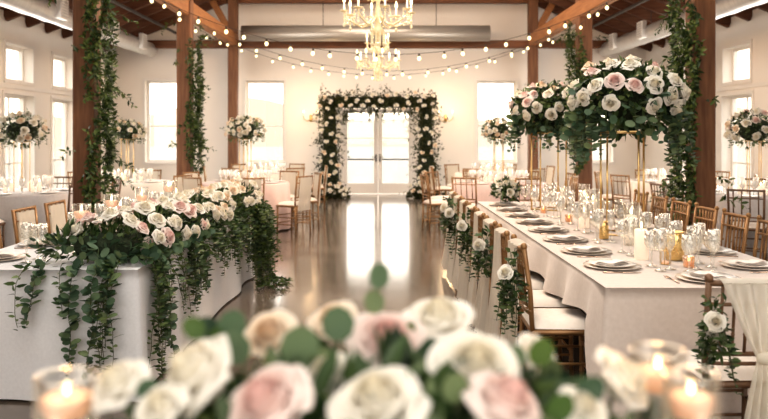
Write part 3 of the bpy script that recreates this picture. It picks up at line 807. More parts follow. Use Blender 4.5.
mb = MB(); mb.ball((SX + .07, SYB - .035, .585), .034, 12, 8, (1.1, .8, .85)); mb.build('knot', M['sheer2'], t)
spray('large cream rose spray on the post of the end chair', (EC[0] - .195, SYB - .02, .77), (-.35, -1, 0), 1.0, 90, down=.36)

# ------------------------------------------------------------------ decor along the blush table
def flower_stand(label, x, y, r, h, rot, z=ZT):
    t = thing('flower_stand', label, 'flower stand', (x, y, z))
    for k in range(4):
        a = rot + k * PI / 2; m = MB(); m.tube([(r * math.cos(a), r * math.sin(a), 0), (r * math.cos(a), r * math.sin(a), h)], .0085, 8); m.build('rod', M['gold'], t)
    for nm, zz in (('base_frame', .006), ('top_frame', h)):
        m = MB(); m.tube([(r * math.cos(rot + k * PI / 2), r * math.sin(rot + k * PI / 2), zz) for k in range(5)], .008, 6); m.build(nm, M['gold'], t)
    m = MB(); m.box((0, 0, h + .008), (r * 1.35, r * 1.35, .012), rz=rot + PI / 4); m.build('tray', M['gold'], t, False)
    return t
flower_stand('tall four-rod gold stand under the largest rose arrangement', 1.93, 6.0, .2, .80, .32)
flower_stand('tall four-rod gold stand further along the blush table', 1.80, 8.0, .2, .80, .25)
t = thing('rose_arrangement', 'largest rose arrangement with trailing eucalyptus on tall gold stand', 'flower arrangement', (1.95, 6.0, 1.70))
dome(t, (0.0, 0, .14), .42, .37, .27, 44, .068, 'hi', random.Random(24), ['white'] * 8 + ['pink'] * 2 + ['peach'], nleaf=1300, lL=.085, lW=.038, drapes=34, dl=(.24, .52), euc=90, zmin=-.3, side_bias=0.0, twigs=12, sp=2.0)
t = thing('rose_arrangement', 'second rose arrangement on gold stand, further down the blush table', 'flower arrangement', (1.78, 8.0, 1.70))
dome(t, (0, 0, .12), .35, .34, .25, 44, .056, 'hi', random.Random(22), ['white'] * 4 + ['peach'] * 3 + ['pink'] * 2, nleaf=1100, lL=.08, lW=.036, drapes=30, dl=(.2, .46), euc=80, zmin=-.35, side_bias=0.0, twigs=10, sp=1.85)
t = thing('rose_arrangement', 'low rose arrangement at the far end of the blush table', 'flower arrangement', (1.42, 8.46, ZT))
dome(t, (0, 0, .15), .13, .13, .12, 16, .045, 'mid', random.Random(23), ['white'], nleaf=240, drapes=0, euc=0)

def votive(label, x, y, z=ZT, s=1.0):
    t = thing('votive_holder', label, 'votive candle', (x, y, z))
    g = MB(); g.lathe([(0, .001), (.03 * s, .001), (.036 * s, .065 * s), (.034 * s, .065 * s), (.028 * s, .008), (0, .008)], 18); g.build('cup', M['amber'], t)
    w = MB(); w.lathe([(0, .009), (.027 * s, .009), (.029 * s, .03 * s), (0, .03 * s)], 14); w.build('wax', M['waxlit'], t); flame(t, (0, 0, .032 * s), .8)
    return t
def gold_vase(label, x, y, r, h):
    t = thing('gold_vase', label, 'vase', (x, y, ZT))
    g = MB(); g.lathe([(0, .001), (r * .92, .001), (r, .01), (r * .97, h * .5), (r, h), (r - .005, h), (r * .9, .02), (0, .02)], 24); g.build('cup', M['goldm'], t)
    g = MB(); g.tube([(r * math.cos(a), r * math.sin(a), h) for a in [2 * PI * k / 20 for k in range(21)]], .004, 6); g.build('rim', M['gold'], t)
    return t
def lantern(label, x, y):
    t = thing('tea_light_lantern', label, 'lantern', (x, y, ZT))
    f = MB(); r = .032
    for k in range(6):
        a = k * PI / 3; f.tube([(r * math.cos(a), r * math.sin(a), 0), (r * math.cos(a), r * math.sin(a), .085), (.008 * math.cos(a), .008 * math.sin(a), .12)], .003, 5)
    for z in (.004, .085): f.tube([(r * math.cos(k * PI / 3), r * math.sin(k * PI / 3), z) for k in range(7)], .0035, 5)
    f.ball((0, 0, .128), .010, 8, 5); f.build('frame', M['gold'], t)
    g = MB(); g.lathe([(.028, .006), (.028, .082)], 6); g.build('pane', M['glass'], t)
    w = MB(); w.lathe([(0, .004), (.018, .004), (.018, .02), (0, .02)], 10); w.build('candle', M['waxlit'], t)
pillar_candle('white pillar candle standing between the glasses by the gold vase', (1.66, 4.79, ZT), .042, .19)
pillar_candle('low white pillar candle behind the near goblets of the blush table', (1.74, 6.42, ZT), .042, .13)
pillar_candle('slim white pillar candle between the two gold flower stands', (1.95, 7.1, ZT), .036, .17)
pillar_candle('white pillar candle beyond the second gold flower stand', (2.05, 8.4, ZT), .036, .16)
gold_vase('hammered gold vase beside the white pillar candle', 1.86, 4.76, .058, .175)
gold_vase('small gold vase at the foot of the largest flower stand', 1.70, 5.72, .036, .13)
lantern('little gold geometric lantern beside the hammered gold vase', 1.74, 4.60)
votive('amber votive in front of the hammered gold vase', 1.84, 4.50)
votive('amber votive at the foot of the largest flower stand', 2.1, 5.55)
votive('amber votive midway between the gold flower stands', 1.72, 6.85)
votive('amber votive at the foot of the further flower stand', 1.66, 7.62)
def hurricane(label, x, y, r, h, ch):
    t = cyl_vase('clear glass hurricane ' + label, (x, y, ZT), r, h, name='hurricane_glass')
    pillar_candle('white candle inside the glass hurricane ' + label, (x, y, ZT + .014), r * .62, ch)
hurricane('between the pillar candle and the largest flower stand', 1.80, 5.40, .055, .30, .20)
hurricane('just beyond the largest flower stand', 1.9, 6.72, .055, .30, .19)
hurricane('beside the further flower stand', 2.02, 7.45, .055, .30, .18)

# ------------------------------------------------------------------ white head table with garland
HX0, HX1, HY0, HY1 = -2.60, -1.40, 4.42, 8.25
table_rect('long head table under the white cloth and rose garland', HX0, HX1, HY0, HY1)
cloth_rect('tablecloth', 'white floor-length cloth over the head table', M['cloth_white'], HX0, HX1, HY0, HY1, .766, .02, .05, random.Random(5), freq=6)
HPY = [4.78, 5.42, 6.06, 6.70, 7.34]
for i, y in enumerate(HPY):
    place_setting(HX0 + .21, y, -PI / 2, 'the %s place from the near end, head table' % ORD[i], i)
    if i > 0: 
        inst(chair_cov, 'gold chair with ivory back cover, %s along the head table' % ORD[i], (-2.89, y, 0), -PI / 2 + RNG.uniform(-.06, .06), 'covered chairs along the head table')
for k, (x, y, r, h, w) in enumerate(((-1.93, 4.95, .058, .33, .24), (-1.73, 5.02, .055, .30, .22), (-1.98, 5.65, .055, .34, .25), (-2.02, 6.5, .055, .33, .22), (-1.93, 7.0, .05, .36, .26), (-2.03, 7.45, .05, .33, .24))):
    lab = ['at the near corner of the head table', 'beside the blush roses of the head table garland', 'behind the near pair on the head table', 'midway along the head table', 'past the middle of the head table', 'towards the far end of the head table'][k]
    cyl_vase('clear glass cylinder ' + lab, (x, y, ZT), r, h, water=w)
    floating_candle('lit floating candle in the cylinder ' + lab, (x, y, ZT + w + .001), r - .009, h=.045)
pillar_candle('white pillar candle behind the head table garland, nearest its middle', (-2.1, 6.2, ZT), .038, .2)
pillar_candle('white pillar candle behind the head table garland, towards its far end', (-2.06, 7.75, ZT), .038, .2)

t = thing('rose_garland', 'lush rose and greenery garland spilling over the head table to the floor', 'garland', (-1.6, 6.2, ZT))
O = Vector((-1.6, 6.2, ZT)); r = random.Random(31)
def gpath(s):  # s 0..1: from the near corner back along the aisle edge
    if s < .16: k = s / .16; return Vector((-1.93 + .36 * k, 4.66 + .02 * k, 0))
    k = (s - .16) / .84; return Vector((-1.57 + .12 * k, 4.70 + 3.4 * k, 0))
lf = MB(); eu = MB(); st = MB(); core = MB(); hang = MB()
for k in range(26):
    c = gpath(.08 + .92 * k / 25); core.ball((c.x - O.x, c.y - O.y, .10), .12, 8, 6, (1, 1, .7))
core.build('moss_base', M['moss'], t)  # dark balls added along the garland to close its gaps
for i in range(2600):
    s = r.random(); c = gpath(s); a = r.uniform(-.3, PI + .3); q = r.uniform(.5, 1.05); grow = .75 + .25 * min(1, s * 4)
    v = Vector((math.cos(a), r.uniform(-.5, .5), math.sin(a)))
    p = Vector((c.x + math.cos(a) * .19 * q, c.y + r.uniform(-.07, .07), max(.04, .05 + math.sin(a) * .20 * q * grow))) - Vector((O.x, O.y, 0))
    lf.leaf(p, v + rv(r) * .7, v + rv(r) * .5, r.uniform(.045, .085), r.uniform(.02, .034))
for i in range(230):
    s = r.uniform(0, .45) ** 1.0; c = gpath(s); a = r.uniform(-.2, 1.9)
    v = Vector((math.cos(a), r.uniform(-1.2, .2), math.sin(a) * .7))
    p = Vector((c.x + math.cos(a) * .21, c.y - r.uniform(0, .16), .03 + abs(math.sin(a)) * .13 * r.random())) - Vector((O.x, O.y, 0))
    eu.leaf(p, v + rv(r) * .5, v + rv(r) * .4 + Vector((0, -.5, .2)), r.uniform(.045, .075), r.uniform(.04, .062), rnd=True)
# strands over the front edge
for i in range(11):
    x = r.uniform(-2.13, -1.5) if i > 4 else r.uniform(-1.72, -1.5)
    ln = r.uniform(.18, .42) if x < -1.75 else r.uniform(.35, .74)
    m_ = eu if i % 3 == 0 else lf
    vine(m_, st, Vector((x, HY0 + .03, ZT + .03)) - O, (r.uniform(-.3, .3), -.9, .15), ln + .08, r, .064, .045 if m_ is eu else .025, gap=.021, grav=.2, wob=.28, rnd=m_ is eu, pairs=1 if i % 3 else 2, floor=-.74)
# strands down the aisle side: long near the corner and at the far end
for i in range(105):
    y = 4.5 + 3.7 * r.random(); s = (y - 4.5) / 3.7
    base = .34 + .30 * math.exp(-((s - .04) / .14) ** 2) + .36 * max(0, (s - .62) / .38) + .12 * math.sin(y * 6)
    ln = base * r.uniform(.6, 1.15)
    m_ = eu if (r.random() < .14 and s < .4) else lf
    vine(m_, st, Vector((HX1 - .03 + .08 * s, y, ZT + .03 + r.uniform(0, .05))) - O, (.9, r.uniform(-.3, .3), .2), ln + .1, r, r.uniform(.048, .064), .045 if m_ is eu else .023, gap=.021, grav=.24, wob=.3, rnd=m_ is eu, pairs=1 if i % 3 else 2, floor=-.74)
# thick cascade at the far end, ending on the floor
for i in range(60):
    y = r.uniform(7.6, 8.25); vine(hang, st, Vector((HX1 + r.uniform(0, .14), y, ZT + r.uniform(.0, .12))) - O, (.8, r.uniform(-.3, .3), .2), r.uniform(.55, 1.02), r, .055, .025, gap=.025, grav=.22, wob=.2, pairs=2, floor=-.745)
for i in range(10):
    vine(hang, st, Vector((HX1 + .18, r.uniform(7.5, 8.1), .05)) - O, (1, r.uniform(-.6, .2), .2), r.uniform(.18, .36), r, .055, .025, gap=.025, grav=.05, pairs=2, floor=-.745)
lf.build('foliage', M['leaf_dark'], t); eu.build('eucalyptus', M['euc'], t); hang.build('cascade', M['leaf'], t); st.build('stem', M['bark'], t)
placed = []; tries = 0
while len(placed) < 100 and tries < 9000:
    tries += 1; s = .11 + .89 * r.random() ** 1.25; c = gpath(s); a = r.uniform(.05, PI - .25)
    p = Vector((c.x + math.cos(a) * .22, c.y + r.uniform(-.06, .06), .07 + math.sin(a) * .225)) - Vector((O.x, O.y, 0))
    rr = r.uniform(.048, .062) if s < .4 else r.uniform(.044, .056)
    if any((p - q).length < rr * 1.45 for q in placed): continue
    placed.append(p); nn = Vector((math.cos(a), -.35, math.sin(a))) + rv(r) * .3
    add_rose(t, p, nn, rr, r.choice(['white'] * 5 + ['pink'] * (2 if s < .4 else 0) + ['peach'] * (0 if s < .4 else 1)), 'hi' if s < .35 else 'mid', r)

# ------------------------------------------------------------------ round tables beyond
def round_table(x, y, R, cloth, who, nchair, chair, stand, seed, a0=0.0, skip=(), glasses=16, arr=None):
    r = random.Random(seed)
    t = thing('round_table', 'cloth-covered ' + who, 'table', (x, y, 0))
    b = MB(); b.lathe([(0, .72), (R - .03, .72), (R - .03, .752), (0, .752)], 24); b.build('tabletop', M['black'], t)
    l = MB(); l.tube([(0, 0, 0), (0, 0, .72)], .05, 8); l.build('pedestal', M['black'], t)
    m = MB(); nf = 14 + int(4 * r.random()); ph = r.uniform(0, 6)
    m.lathe([(0, .766), (R - .01, .766), (R + .005, .75), (R + .012, .6), (R + .025, .35), (R + .04, .025)], 96, wob=lambda a, z: (.04 * (.766 - z) / .74 * math.sin(nf * a + ph + math.sin(3 * a))) if z < .7 else 0)
    tag(m.build('tablecloth', M[cloth]), 'floor-length cloth of the ' + who, 'tablecloth').location = (x, y, 0)
    SID = ['window side', 'far window-side corner', 'far side', 'far aisle-side corner', 'aisle side', 'near aisle-side corner', 'near side', 'near window-side corner'] if x > 0 else \
          ['aisle side', 'far aisle-side corner', 'far side', 'far window-side corner', 'window side', 'near window-side corner', 'near side', 'near aisle-side corner']
    for k in range(nchair):
        if k in skip: continue
        a = a0 + 2 * PI * k / nchair
        sd = SID[int(round((a % (2 * PI)) / (PI / 4))) % 8]
        inst(chair, ('ivory-covered' if chair is chair_cov else 'gold' if chair is chair_plain else 'dark wood') + ' chair, ' + sd + ' of the ' + who, (x + (R + .27) * math.cos(a), y + (R + .27) * math.sin(a), 0), a + PI / 2 + r.uniform(-.08, .08), 'chairs of the ' + who)
        inst(plate_p, 'white plate, ' + sd + ' of the ' + who, (x + (R - .19) * math.cos(a), y + (R - .19) * math.sin(a), ZT), 0)
    for k in range(glasses):
        a = a0 + .3 + 2 * PI * k / glasses + r.uniform(-.06, .06); q = R - r.uniform(.32, .42)
        inst(far_glass_p, 'stemmed glass on the ' + who, (x + q * math.cos(a), y + q * math.sin(a), ZT), 0, 'glasses on the ' + who)
    for k in range(5):
        a = r.uniform(0, .9) + 1.256 * k
        pillar_candle('small white candle on the ' + who, (x + .22 * math.cos(a), y + .22 * math.sin(a), ZT), .03, r.uniform(.09, .14), 'candles on the ' + who)
    if stand:
        zc, rx, rz, nr = stand
        s = thing('flower_stand', 'slim gold stand holding roses on the ' + who, 'flower stand', (x, y, ZT))
        h = zc - rz * .6 - ZT - .01
        for k in range(4):
            aa = k * PI / 2 + .5; q = MB(); q.tube([(.1 * math.cos(aa), .1 * math.sin(aa), 0), (.1 * math.cos(aa), .1 * math.sin(aa), h)], .006, 6); q.build('rod', M['gold'], s)
        q = MB(); q.lathe([(0, h), (.13, h), (.13, h + .008), (0, h + .008)], 16); q.build('tray', M['gold'], s)
        f = thing('rose_arrangement', 'rounded white rose arrangement on stand over the ' + who, 'flower arrangement', (x, y, zc))
        dome(f, (0, 0, 0), rx, rx, rz, nr, rx * .17, 'mid', r, arr or ['white'] * 5 + ['peach'], nleaf=420, lL=.06, lW=.028, drapes=14, dl=(.08, .22), euc=0, simple=True, zmin=-.4, twigs=6, drape_mat='leaf')
round_table(-2.2, 12.6, .72, 'cloth_pink', 'pink round table beside the aisle', 8, chair_cov, (1.62, .31, .22, 36), 101, a0=.25, skip=(4,))
round_table(-4.22, 12.8, .76, 'cloth_ivory', 'ivory table between the leafy posts', 6, chair_cov, (1.60, .27, .19, 32), 102, a0=PI / 6, glasses=18, skip=(0,))
round_table(-4.92, 10.5, .78, 'cloth_grey', 'grey table below the clerestory windows', 6, chair_dark, (1.60, .33, .23, 40), 103, a0=PI / 6)
round_table(5.0, 10.1, .80, 'cloth_grey', 'grey table behind the window-side chairs', 6, chair_dark, (1.62, .33, .24, 40), 105, a0=.0, arr=['white'] * 5 + ['pink', 'peach'])
round_table(2.0, 12.6, .78, 'cloth_pink', 'pink table beyond the blush table', 8, chair_plain, (1.62, .27, .2, 30), 106, a0=.2, glasses=18, arr=['white'] * 3 + ['peach'] * 2)
round_table(5.0, 12.9, .76, 'cloth_ivory', 'ivory table near the far corner window', 6, chair_plain, None, 107, a0=PI / 6, glasses=16)
round_table(2.35, 15.7, .76, 'cloth_ivory', 'ivory table nearest the far right window', 6, chair_cov, None, 108, a0=.1, glasses=12)
round_table(-2.35, 15.9, .76, 'cloth_ivory', 'ivory table farthest behind the head table', 6, chair_cov, None, 109, a0=.1, glasses=12)

# ------------------------------------------------------------------ vines on posts
def post_vine(label, x, y, z0, z1, off, nstr, seed, lL, strays, mat='leaf', dens=2, spread=.16):
    r = random.Random(seed); t = thing('vine_garland', label, 'vine', (x, y, z0)); lf = MB(); st = MB()
    o = Vector((x, y, z0)); h = .14
    for i in range(nstr):
        zt = r.uniform(z0 + .5, z1); ln = min(zt - z0, r.uniform(.7, 1.5)); n = int(ln / .03)
        a = r.uniform(-.62, .62) + off; w = r.uniform(.8, 2.2); p0 = r.uniform(0, 6); path = []
        for k in range(n):
            s = k / n; aa = a + .35 * math.sin(s * w * 3 + p0); rad = h + .06 + spread * r.random() * .25 + spread * .5 * abs(math.sin(s * 5 + p0))
            p = Vector((x + math.cos(aa) * rad, y + math.sin(aa) * rad, zt - s * ln))
            path.append(p - o)
            for _ in range(dens):
                v = (Vector((math.cos(aa), math.sin(aa), 0)) * r.uniform(.3, 1) + rv(r) * .8 + Vector((0, 0, -.25)))
                lf.leaf(p - o, v, Vector((math.cos(aa), math.sin(aa), .5)) + rv(r) * .5, lL * r.uniform(.7, 1.2), lL * .42 * r.uniform(.8, 1.2))
        st.tube(path[::3], .004, 3, False)
    for i in range(strays):
        zt = r.uniform(z0 + .3, z1); a = r.uniform(0, 2 * PI)
        a = off + r.uniform(-1.9, 1.9)
        vine(lf, st, Vector((x + math.cos(a) * .2, y + math.sin(a) * .2, zt)) - o, (math.cos(a), math.sin(a), .4), r.uniform(.25, .5), r, lL, lL * .42, gap=.035, grav=.1, wob=.22, pairs=1, floor=-9)
    lf.build('foliage', M[mat], t); st.build('stem', M['bark'], t)
post_vine('leafy vine climbing the near timber post behind the head table', -3.6, 9.4,   .35, 3.75, -.42, 30, 201, .085, 26)
post_vine('leafy vine climbing the second timber post behind the head table', -3.6, 14.18, .8, 3.7, -.45, 22, 202, .09, 16)
post_vine('leafy vine climbing the near timber post beside the blush table', 3.86, 9.1, .35, 3.75, PI + .35, 34, 203, .085, 24, spread=.2)
post_vine('leafy vine climbing the second timber post beside the blush table', 3.9, 14.4, .8, 3.7, PI + .6, 20, 204, .09, 14)

# ------------------------------------------------------------------ floral arch round the far door
t = thing('floral_arch', 'rose and greenery arch framing the glazed double door', 'floral arch', (0, 18.95, 0)); r = random.Random(41)
fr = MB(); fr.tube([(-1.18, .1, 0), (-1.18, .1, 2.38), (1.18, .1, 2.38), (1.18, .1, 0)], .03, 8); fr.build('frame', M['black'], t)
core = MB(); core.tube([(-1.2, .02, 0), (-1.2, .02, 1.2), (-1.2, .02, 2.2), (-1.1, .02, 2.37), (0, .02, 2.38), (1.1, .02, 2.37), (1.2, .02, 2.2), (1.2, .02, 1.2), (1.2, .02, 0)], [.28, .17, .15, .13, .12, .13, .15, .17, .28], 10); core.build('moss_base', M['moss'], t)  # dark tube added behind the arch leaves against see-through
def apath(s):
    L = 2.38 * 2 + 2.9; d = s * L
    if d < 2.38: return Vector((-1.2, 0, d)), Vector((1, 0, 0))
    if d < 2.38 + 2.9: return Vector((-1.45 + d - 2.38, 0, 2.37)), Vector((0, 0, 1))
    return Vector((1.2, 0, L - d)), Vector((1, 0, 0))
lf = MB(); st = MB(); placed = []
for sx in (-1.2, 1.2):
    b_ = MB(); b_.ball((sx, -.15, .12), .3, 12, 8, (1.2, 1.1, .6)); b_.build('moss_base', M['moss'], t)
    for i in range(520):
        v = rv(r); v.z = abs(v.z); v.y = -abs(v.y) if r.random() < .8 else v.y
        p = Vector((sx + v.x * .44, -.15 + v.y * .40, max(.03, v.z * .30))); lf.leaf(p, v + rv(r) * .6, v + rv(r) * .4, r.uniform(.07, .12), r.uniform(.03, .05), True)
for i in range(7500):
    s = r.random(); c, sd = apath(s); wd = .25 if c.z < 2.2 else .18
    if c.z < .3: wd = .42
    p = c + sd * r.gauss(0, wd * .55) + Vector((0, r.uniform(-.18, .1) - (.25 * r.random() if c.z < .3 else 0), r.uniform(-.06, .06)))
    p.z = max(.02, p.z); v = rv(r); v.y = -abs(v.y)
    lf.leaf(p, v + Vector((0, 0, -.2)), v + rv(r) * .5, r.uniform(.06, .11), r.uniform(.028, .05), True)
for i in range(90):
    s = r.random(); c, sd = apath(s); d = (sd * r.choice((-1, 1)) + rv(r) * .5 + Vector((0, -.3, .1)))
    vine(lf, st, c, d, r.uniform(.3, .55), r, .10, .045, gap=.045, grav=.06, simple=True, pairs=1)
for i in range(26):
    vine(lf, st, (r.uniform(-.85, .85), -.05, 2.2), (0, -.1, -1), r.uniform(.12, .34), r, .08, .035, gap=.04, grav=.2, simple=True, pairs=2)
lf.build('foliage', M['leaf_warm'], t); st.build('stem', M['bark'], t)
tries = 0
while len(placed) < 100 and tries < 9000:
    tries += 1; s = r.random() if len(placed) > 22 else r.choice((.015, .985)); c, sd = apath(s)
    if c.z < .28: p = c + Vector((r.uniform(-.42, .42), r.uniform(-.62, -.36), r.uniform(0, .26)))
    else: p = c + sd * r.uniform(-.23, .23) + Vector((0, r.uniform(-.34, -.24), 0))
    p.z = max(.08, p.z)
    if any((p - q).length < (.11 if p.z < .4 else .16) for q in placed): continue
    placed.append(p); add_rose(t, p, Vector((0, -1, .25)) + rv(r) * .3, r.uniform(.055, .072), r.choice(['white', 'white', 'white', 'peach']), 'lo', r)

# ------------------------------------------------------------------ sconces
for sgn in (-1, 1):
    x = -1.73 if sgn < 0 else 1.74
    t = thing('wall_sconce', 'gold twin-candle wall sconce ' + ('between arch and window, head table side' if sgn < 0 else 'between arch and window, blush table side'), 'wall lamp', (x, YB - .02, 1.98))
    m = MB(); m.lathe([(0, -.1), (.03, -.08), (.045, 0), (.03, .08), (0, .1)], 12); m.build('backplate', M['gold'], t)
    for s2 in (-1, 1):
        m = MB(); m.tube([(0, -.03, -.03), (s2 * .08, -.1, -.08), (s2 * .16, -.12, -.02), (s2 * .17, -.12, .05)], .010, 6); a = m.build('arm', M['gold'], t)
        m = MB(); m.lathe([(.0, .05), (.04, .055), (.02, .06), (.016, .14), (0, .14)], 10, (s2 * .17, -.12, 0)); m.build('candle_sleeve', M['wax'], a)
        m = MB(); m.ball((s2 * .17, -.12, .165), .022, 10, 8, (1, 1, 1.5)); m.build('lamp_bulb', M['lampbulb'], a)
    l = bpy.data.lights.new('sconce_light', 'POINT'); l.energy = 11; l.color = (1, .66, .34); l.shadow_soft_size = .12
    lo = bpy.data.objects.new('sconce_light', l); COL.objects.link(lo); lo.location = (x, YB - .6, 2.2)

# ------------------------------------------------------------------ chandeliers
def drop_strand(mb, p, L, r):
    z = 0
    while z < L:
        q = r * (1.5 if z + r * 2.6 >= L else 1.0); mb.ball((p[0], p[1], p[2] - z - q), q, 6, 4, (1, 1, 1.35)); z += q * 2.4
def make_chandelier(label, loc, top):
    t = thing('chandelier', label, 'chandelier', loc)
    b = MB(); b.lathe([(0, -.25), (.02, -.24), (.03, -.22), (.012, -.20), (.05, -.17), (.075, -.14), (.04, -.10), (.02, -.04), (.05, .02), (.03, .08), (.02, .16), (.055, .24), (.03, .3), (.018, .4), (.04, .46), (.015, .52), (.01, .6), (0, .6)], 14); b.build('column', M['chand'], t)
    c = MB(); zz = .6
    while zz < top - loc[2]:
        c.tube([(.012, 0, zz), (0, 0, zz + .03), (-.012, 0, zz), (0, 0, zz - .03), (.012, 0, zz)], .004, 4) if False else c.ball((0, 0, zz), .014, 6, 4, (1, .5, 1.6)); zz += .038
    c.build('chain', M['gold'], t)
    c = MB(); c.lathe([(0, top - loc[2]), (.07, top - loc[2]), (.05, top - loc[2] - .04), (0, top - loc[2] - .05)], 12); c.build('ceiling_rose', M['gold'], t)
    for tier, (n, R, z0, rise, drop) in enumerate(((8, .36, -.0, .02, .12), (5, .19, .27, .03, .08))):
        for k in range(n):
            a = 2 * PI * (k + .5 * tier) / n + .2; ca, sa = math.cos(a), math.sin(a)
            m = MB(); m.tube([(ca * q * R, sa * q * R, z0 + w) for q, w in ((.08, .03), (.3, -.06), (.55, -.085), (.8, -.04), (.97, .0), (1.0, .03 + rise))], [.012, .011, .010, .009, .009, .008], 6); arm = m.build('arm', M['chand'], t)
            p = (ca * R, sa * R, z0 + rise + .03)
            m = MB(); m.lathe([(0, 0), (.03, .005), (.05, .016), (.048, .02), (.02, .01), (0, .01)], 12, p); m.build('drip_pan', M['chand'], arm)
            m = MB(); m.lathe([(.011, .01), (.011, .095), (0, .095)], 8, p); m.build('candle_sleeve', M['wax'], arm)
            m = MB(); m.lathe([(0, .095), (.012, .11), (.016, .135), (.009, .165), (0, .185)], 8, p); m.build('lamp_bulb', M['lampbulb'], arm)
            for (dp, dL, dr) in [((ca * R, sa * R, z0 + rise + .02), drop, .011)] + [((math.cos(a + q) * R * .98, math.sin(a + q) * R * .98, z0 + rise + .025), drop * .6, .009) for q in (-.16, .16)]:
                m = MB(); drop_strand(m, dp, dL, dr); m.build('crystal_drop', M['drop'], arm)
            # swag of beads to the next arm
            a2 = a + 2 * PI / n; m = MB()
            for i in range(1, 9):
                u = i / 9; aa = a + (a2 - a) * u; m.ball((math.cos(aa) * R * .96, math.sin(aa) * R * .96, z0 + rise + .02 - .09 * math.sin(u * PI)), .0085, 6, 4)
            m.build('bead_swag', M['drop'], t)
    for k in range(10):
        a = 2 * PI * k / 10; m = MB(); drop_strand(m, (.07 * math.cos(a), .07 * math.sin(a), -.15), .12, .009); m.build('crystal_drop', M['drop'], t)
    m = MB()
    m.ball((0, 0, -.275), .02, 8, 6, (1, 1, 1.2)); m.build('crystal_finial', M['drop'], t)
    l = bpy.data.lights.new('chandelier_light', 'POINT'); l.energy = 300; l.color = (1, .66, .40); l.shadow_soft_size = .3
    lo = bpy.data.objects.new('chandelier_light', l); COL.objects.link(lo); lo.location = (loc[0], loc[1], loc[2] + 1.5)
make_chandelier('nearer of the two crystal chandeliers, higher and larger in view', (.0, 8.0, 2.78), RIDGE - .02)
make_chandelier('farther of the two crystal chandeliers, lower in view', (.0, 12.9, 2.76), RIDGE - .02)

# ------------------------------------------------------------------ string lights
mb = MB(); mb.lathe([(0, -.072), (.015, -.066), (.028, -.047), (.029, -.034), (.021, -.015), (.012, -.003), (.011, 0)], 10); BULB = mb.mesh('bulb', M['bulb'])
mb = MB(); mb.lathe([(.014, -.006), (.016, .0), (.015, .03), (.004, .04), (0, .04)], 8); SOCK = mb.mesh('socket', M['cord'])
def string(label, A, B, sag, gap, r):
    A, B = Vector(A), Vector(B); n = int((B - A).length / gap)
    t = thing('string_light', label, 'string light', A, 0, 'string lights across the hall')
    def pt(u): p = A.lerp(B, u); p.z -= sag * 4 * u * (1 - u); return p - A
    c = MB(); c.tube([pt(i / 48) for i in range(49)], .0042, 5); c.build('cable', M['cord'], t)
    for i in range(n):
        u = (i + .5 + r.uniform(-.18, .18)) / n; p = pt(u) + Vector((0, 0, -.04))
        b = link('bulb', BULB, t); b.location = p; b.rotation_euler = (r.uniform(-.15, .15), r.uniform(-.15, .15), 0)
        link('socket', SOCK, b)
r = random.Random(55)
XL, XR = -3.60 + .11, 3.90 - .11
string('nearest string of warm bulbs, slung highest across the hall', (XL, 11.3, 3.68), (XR, 11.9, 3.72), .92, .33, r)
string('middle string of warm bulbs slung across the hall', (XL, 15.2, 3.76), (XR, 15.8, 3.72), .88, .41, r)
string('lowest-hanging string of warm bulbs, closest to the far wall', (XL, 18.4, 3.74), (XR, 18.4, 3.74), .74, .40, r)
string('string of warm bulbs along the beam over the head table side', (XL, 12.0, 3.77), (XL, 18.2, 3.77), .16, 1.0, r)
string('string of warm bulbs along the beam over the blush table side', (XR, 12.4, 3.77), (XR, 18.2, 3.77), .16, 1.0, r)

# ------------------------------------------------------------------ foreground table, roses and candles
FZ = .766
table_rect('table closest to the viewer, under the large rose centrepiece', -.75, .75, .42, 1.32)
cloth_rect('tablecloth', 'white cloth of the table closest to the viewer', M['cloth_white'], -.75, .75, .42, 1.32, FZ, .03, .04, random.Random(9))
t = thing('rose_centrepiece', 'large cream and blush rose centrepiece closest to the viewer', 'flower arrangement', (0, .95, FZ + .002)); r = random.Random(77)
O = Vector((0, .95, FZ + .002))
core = MB(); core.ball((0, .03, .24), 1, 20, 10, (.31, .12, .20)); core.build('moss_base', M['moss'], t)  # dark body added beneath the roses and leaves
lf = MB(); eu = MB(); st = MB(); br = MB()
for i in range(1500):
    v = rv(r); v.z = abs(v.z) if r.random() < .8 else v.z
    p = Vector((v.x * .385, v.y * .17, .24 + v.z * .22)) * r.uniform(.9, 1.04); p.z = max(.06, p.z)
    lf.leaf(p, v + rv(r) * .8, v + rv(r) * .5, r.uniform(.05, .08), r.uniform(.024, .036))
FR = [(122, 382, .92, .034, 'white'), (206, 370, .92, .047, 'white'), (274, 402, .86, .048, 'pink'), (272, 332, 1.12, .040, 'peach'), (335, 318, 1.16, .040, 'peach'), (386, 338, 1.05, .047, 'pink'),
      (380, 402, .86, .049, 'white'), (440, 318, 1.12, .048, 'white'), (474, 362, .96, .049, 'white'), (500, 402, .86, .042, 'pink'), (534, 352, 1.10, .028, 'white'), (618, 378, .96, .036, 'white'), (580, 405, .9, .03, 'white'),
      (165, 405, .86, .03, 'white'), (330, 372, .95, .03, 'white')]
for (px, py, Y, rr, cc) in FR:
    p = at(px, py, Y); nn = Vector((((px - 384) / 420), -.45, .85)) + rv(r) * .3
    add_rose(t, p - O - Vector((0, 0, rr * .25)), nn, rr * 1.06, cc, 'hi', r)
    st.tube([p - O - nn.normalized() * rr * .2, Vector((p.x * .8, 0, .12))], .003, 5)
def fgleaf(px, py, Y, L, W, dx, dz, mb_=None):
    p = at(px, py, Y) - O; d = Vector((dx, -.1, dz)); (mb_ or eu).leaf(p - d.normalized() * L * .5, d, Vector((.15, -1, .35)), L, W, rnd=True)
    st.tube([p - d.normalized() * L * .5, Vector((p.x * .85, 0.02, .2))], .0022, 4)
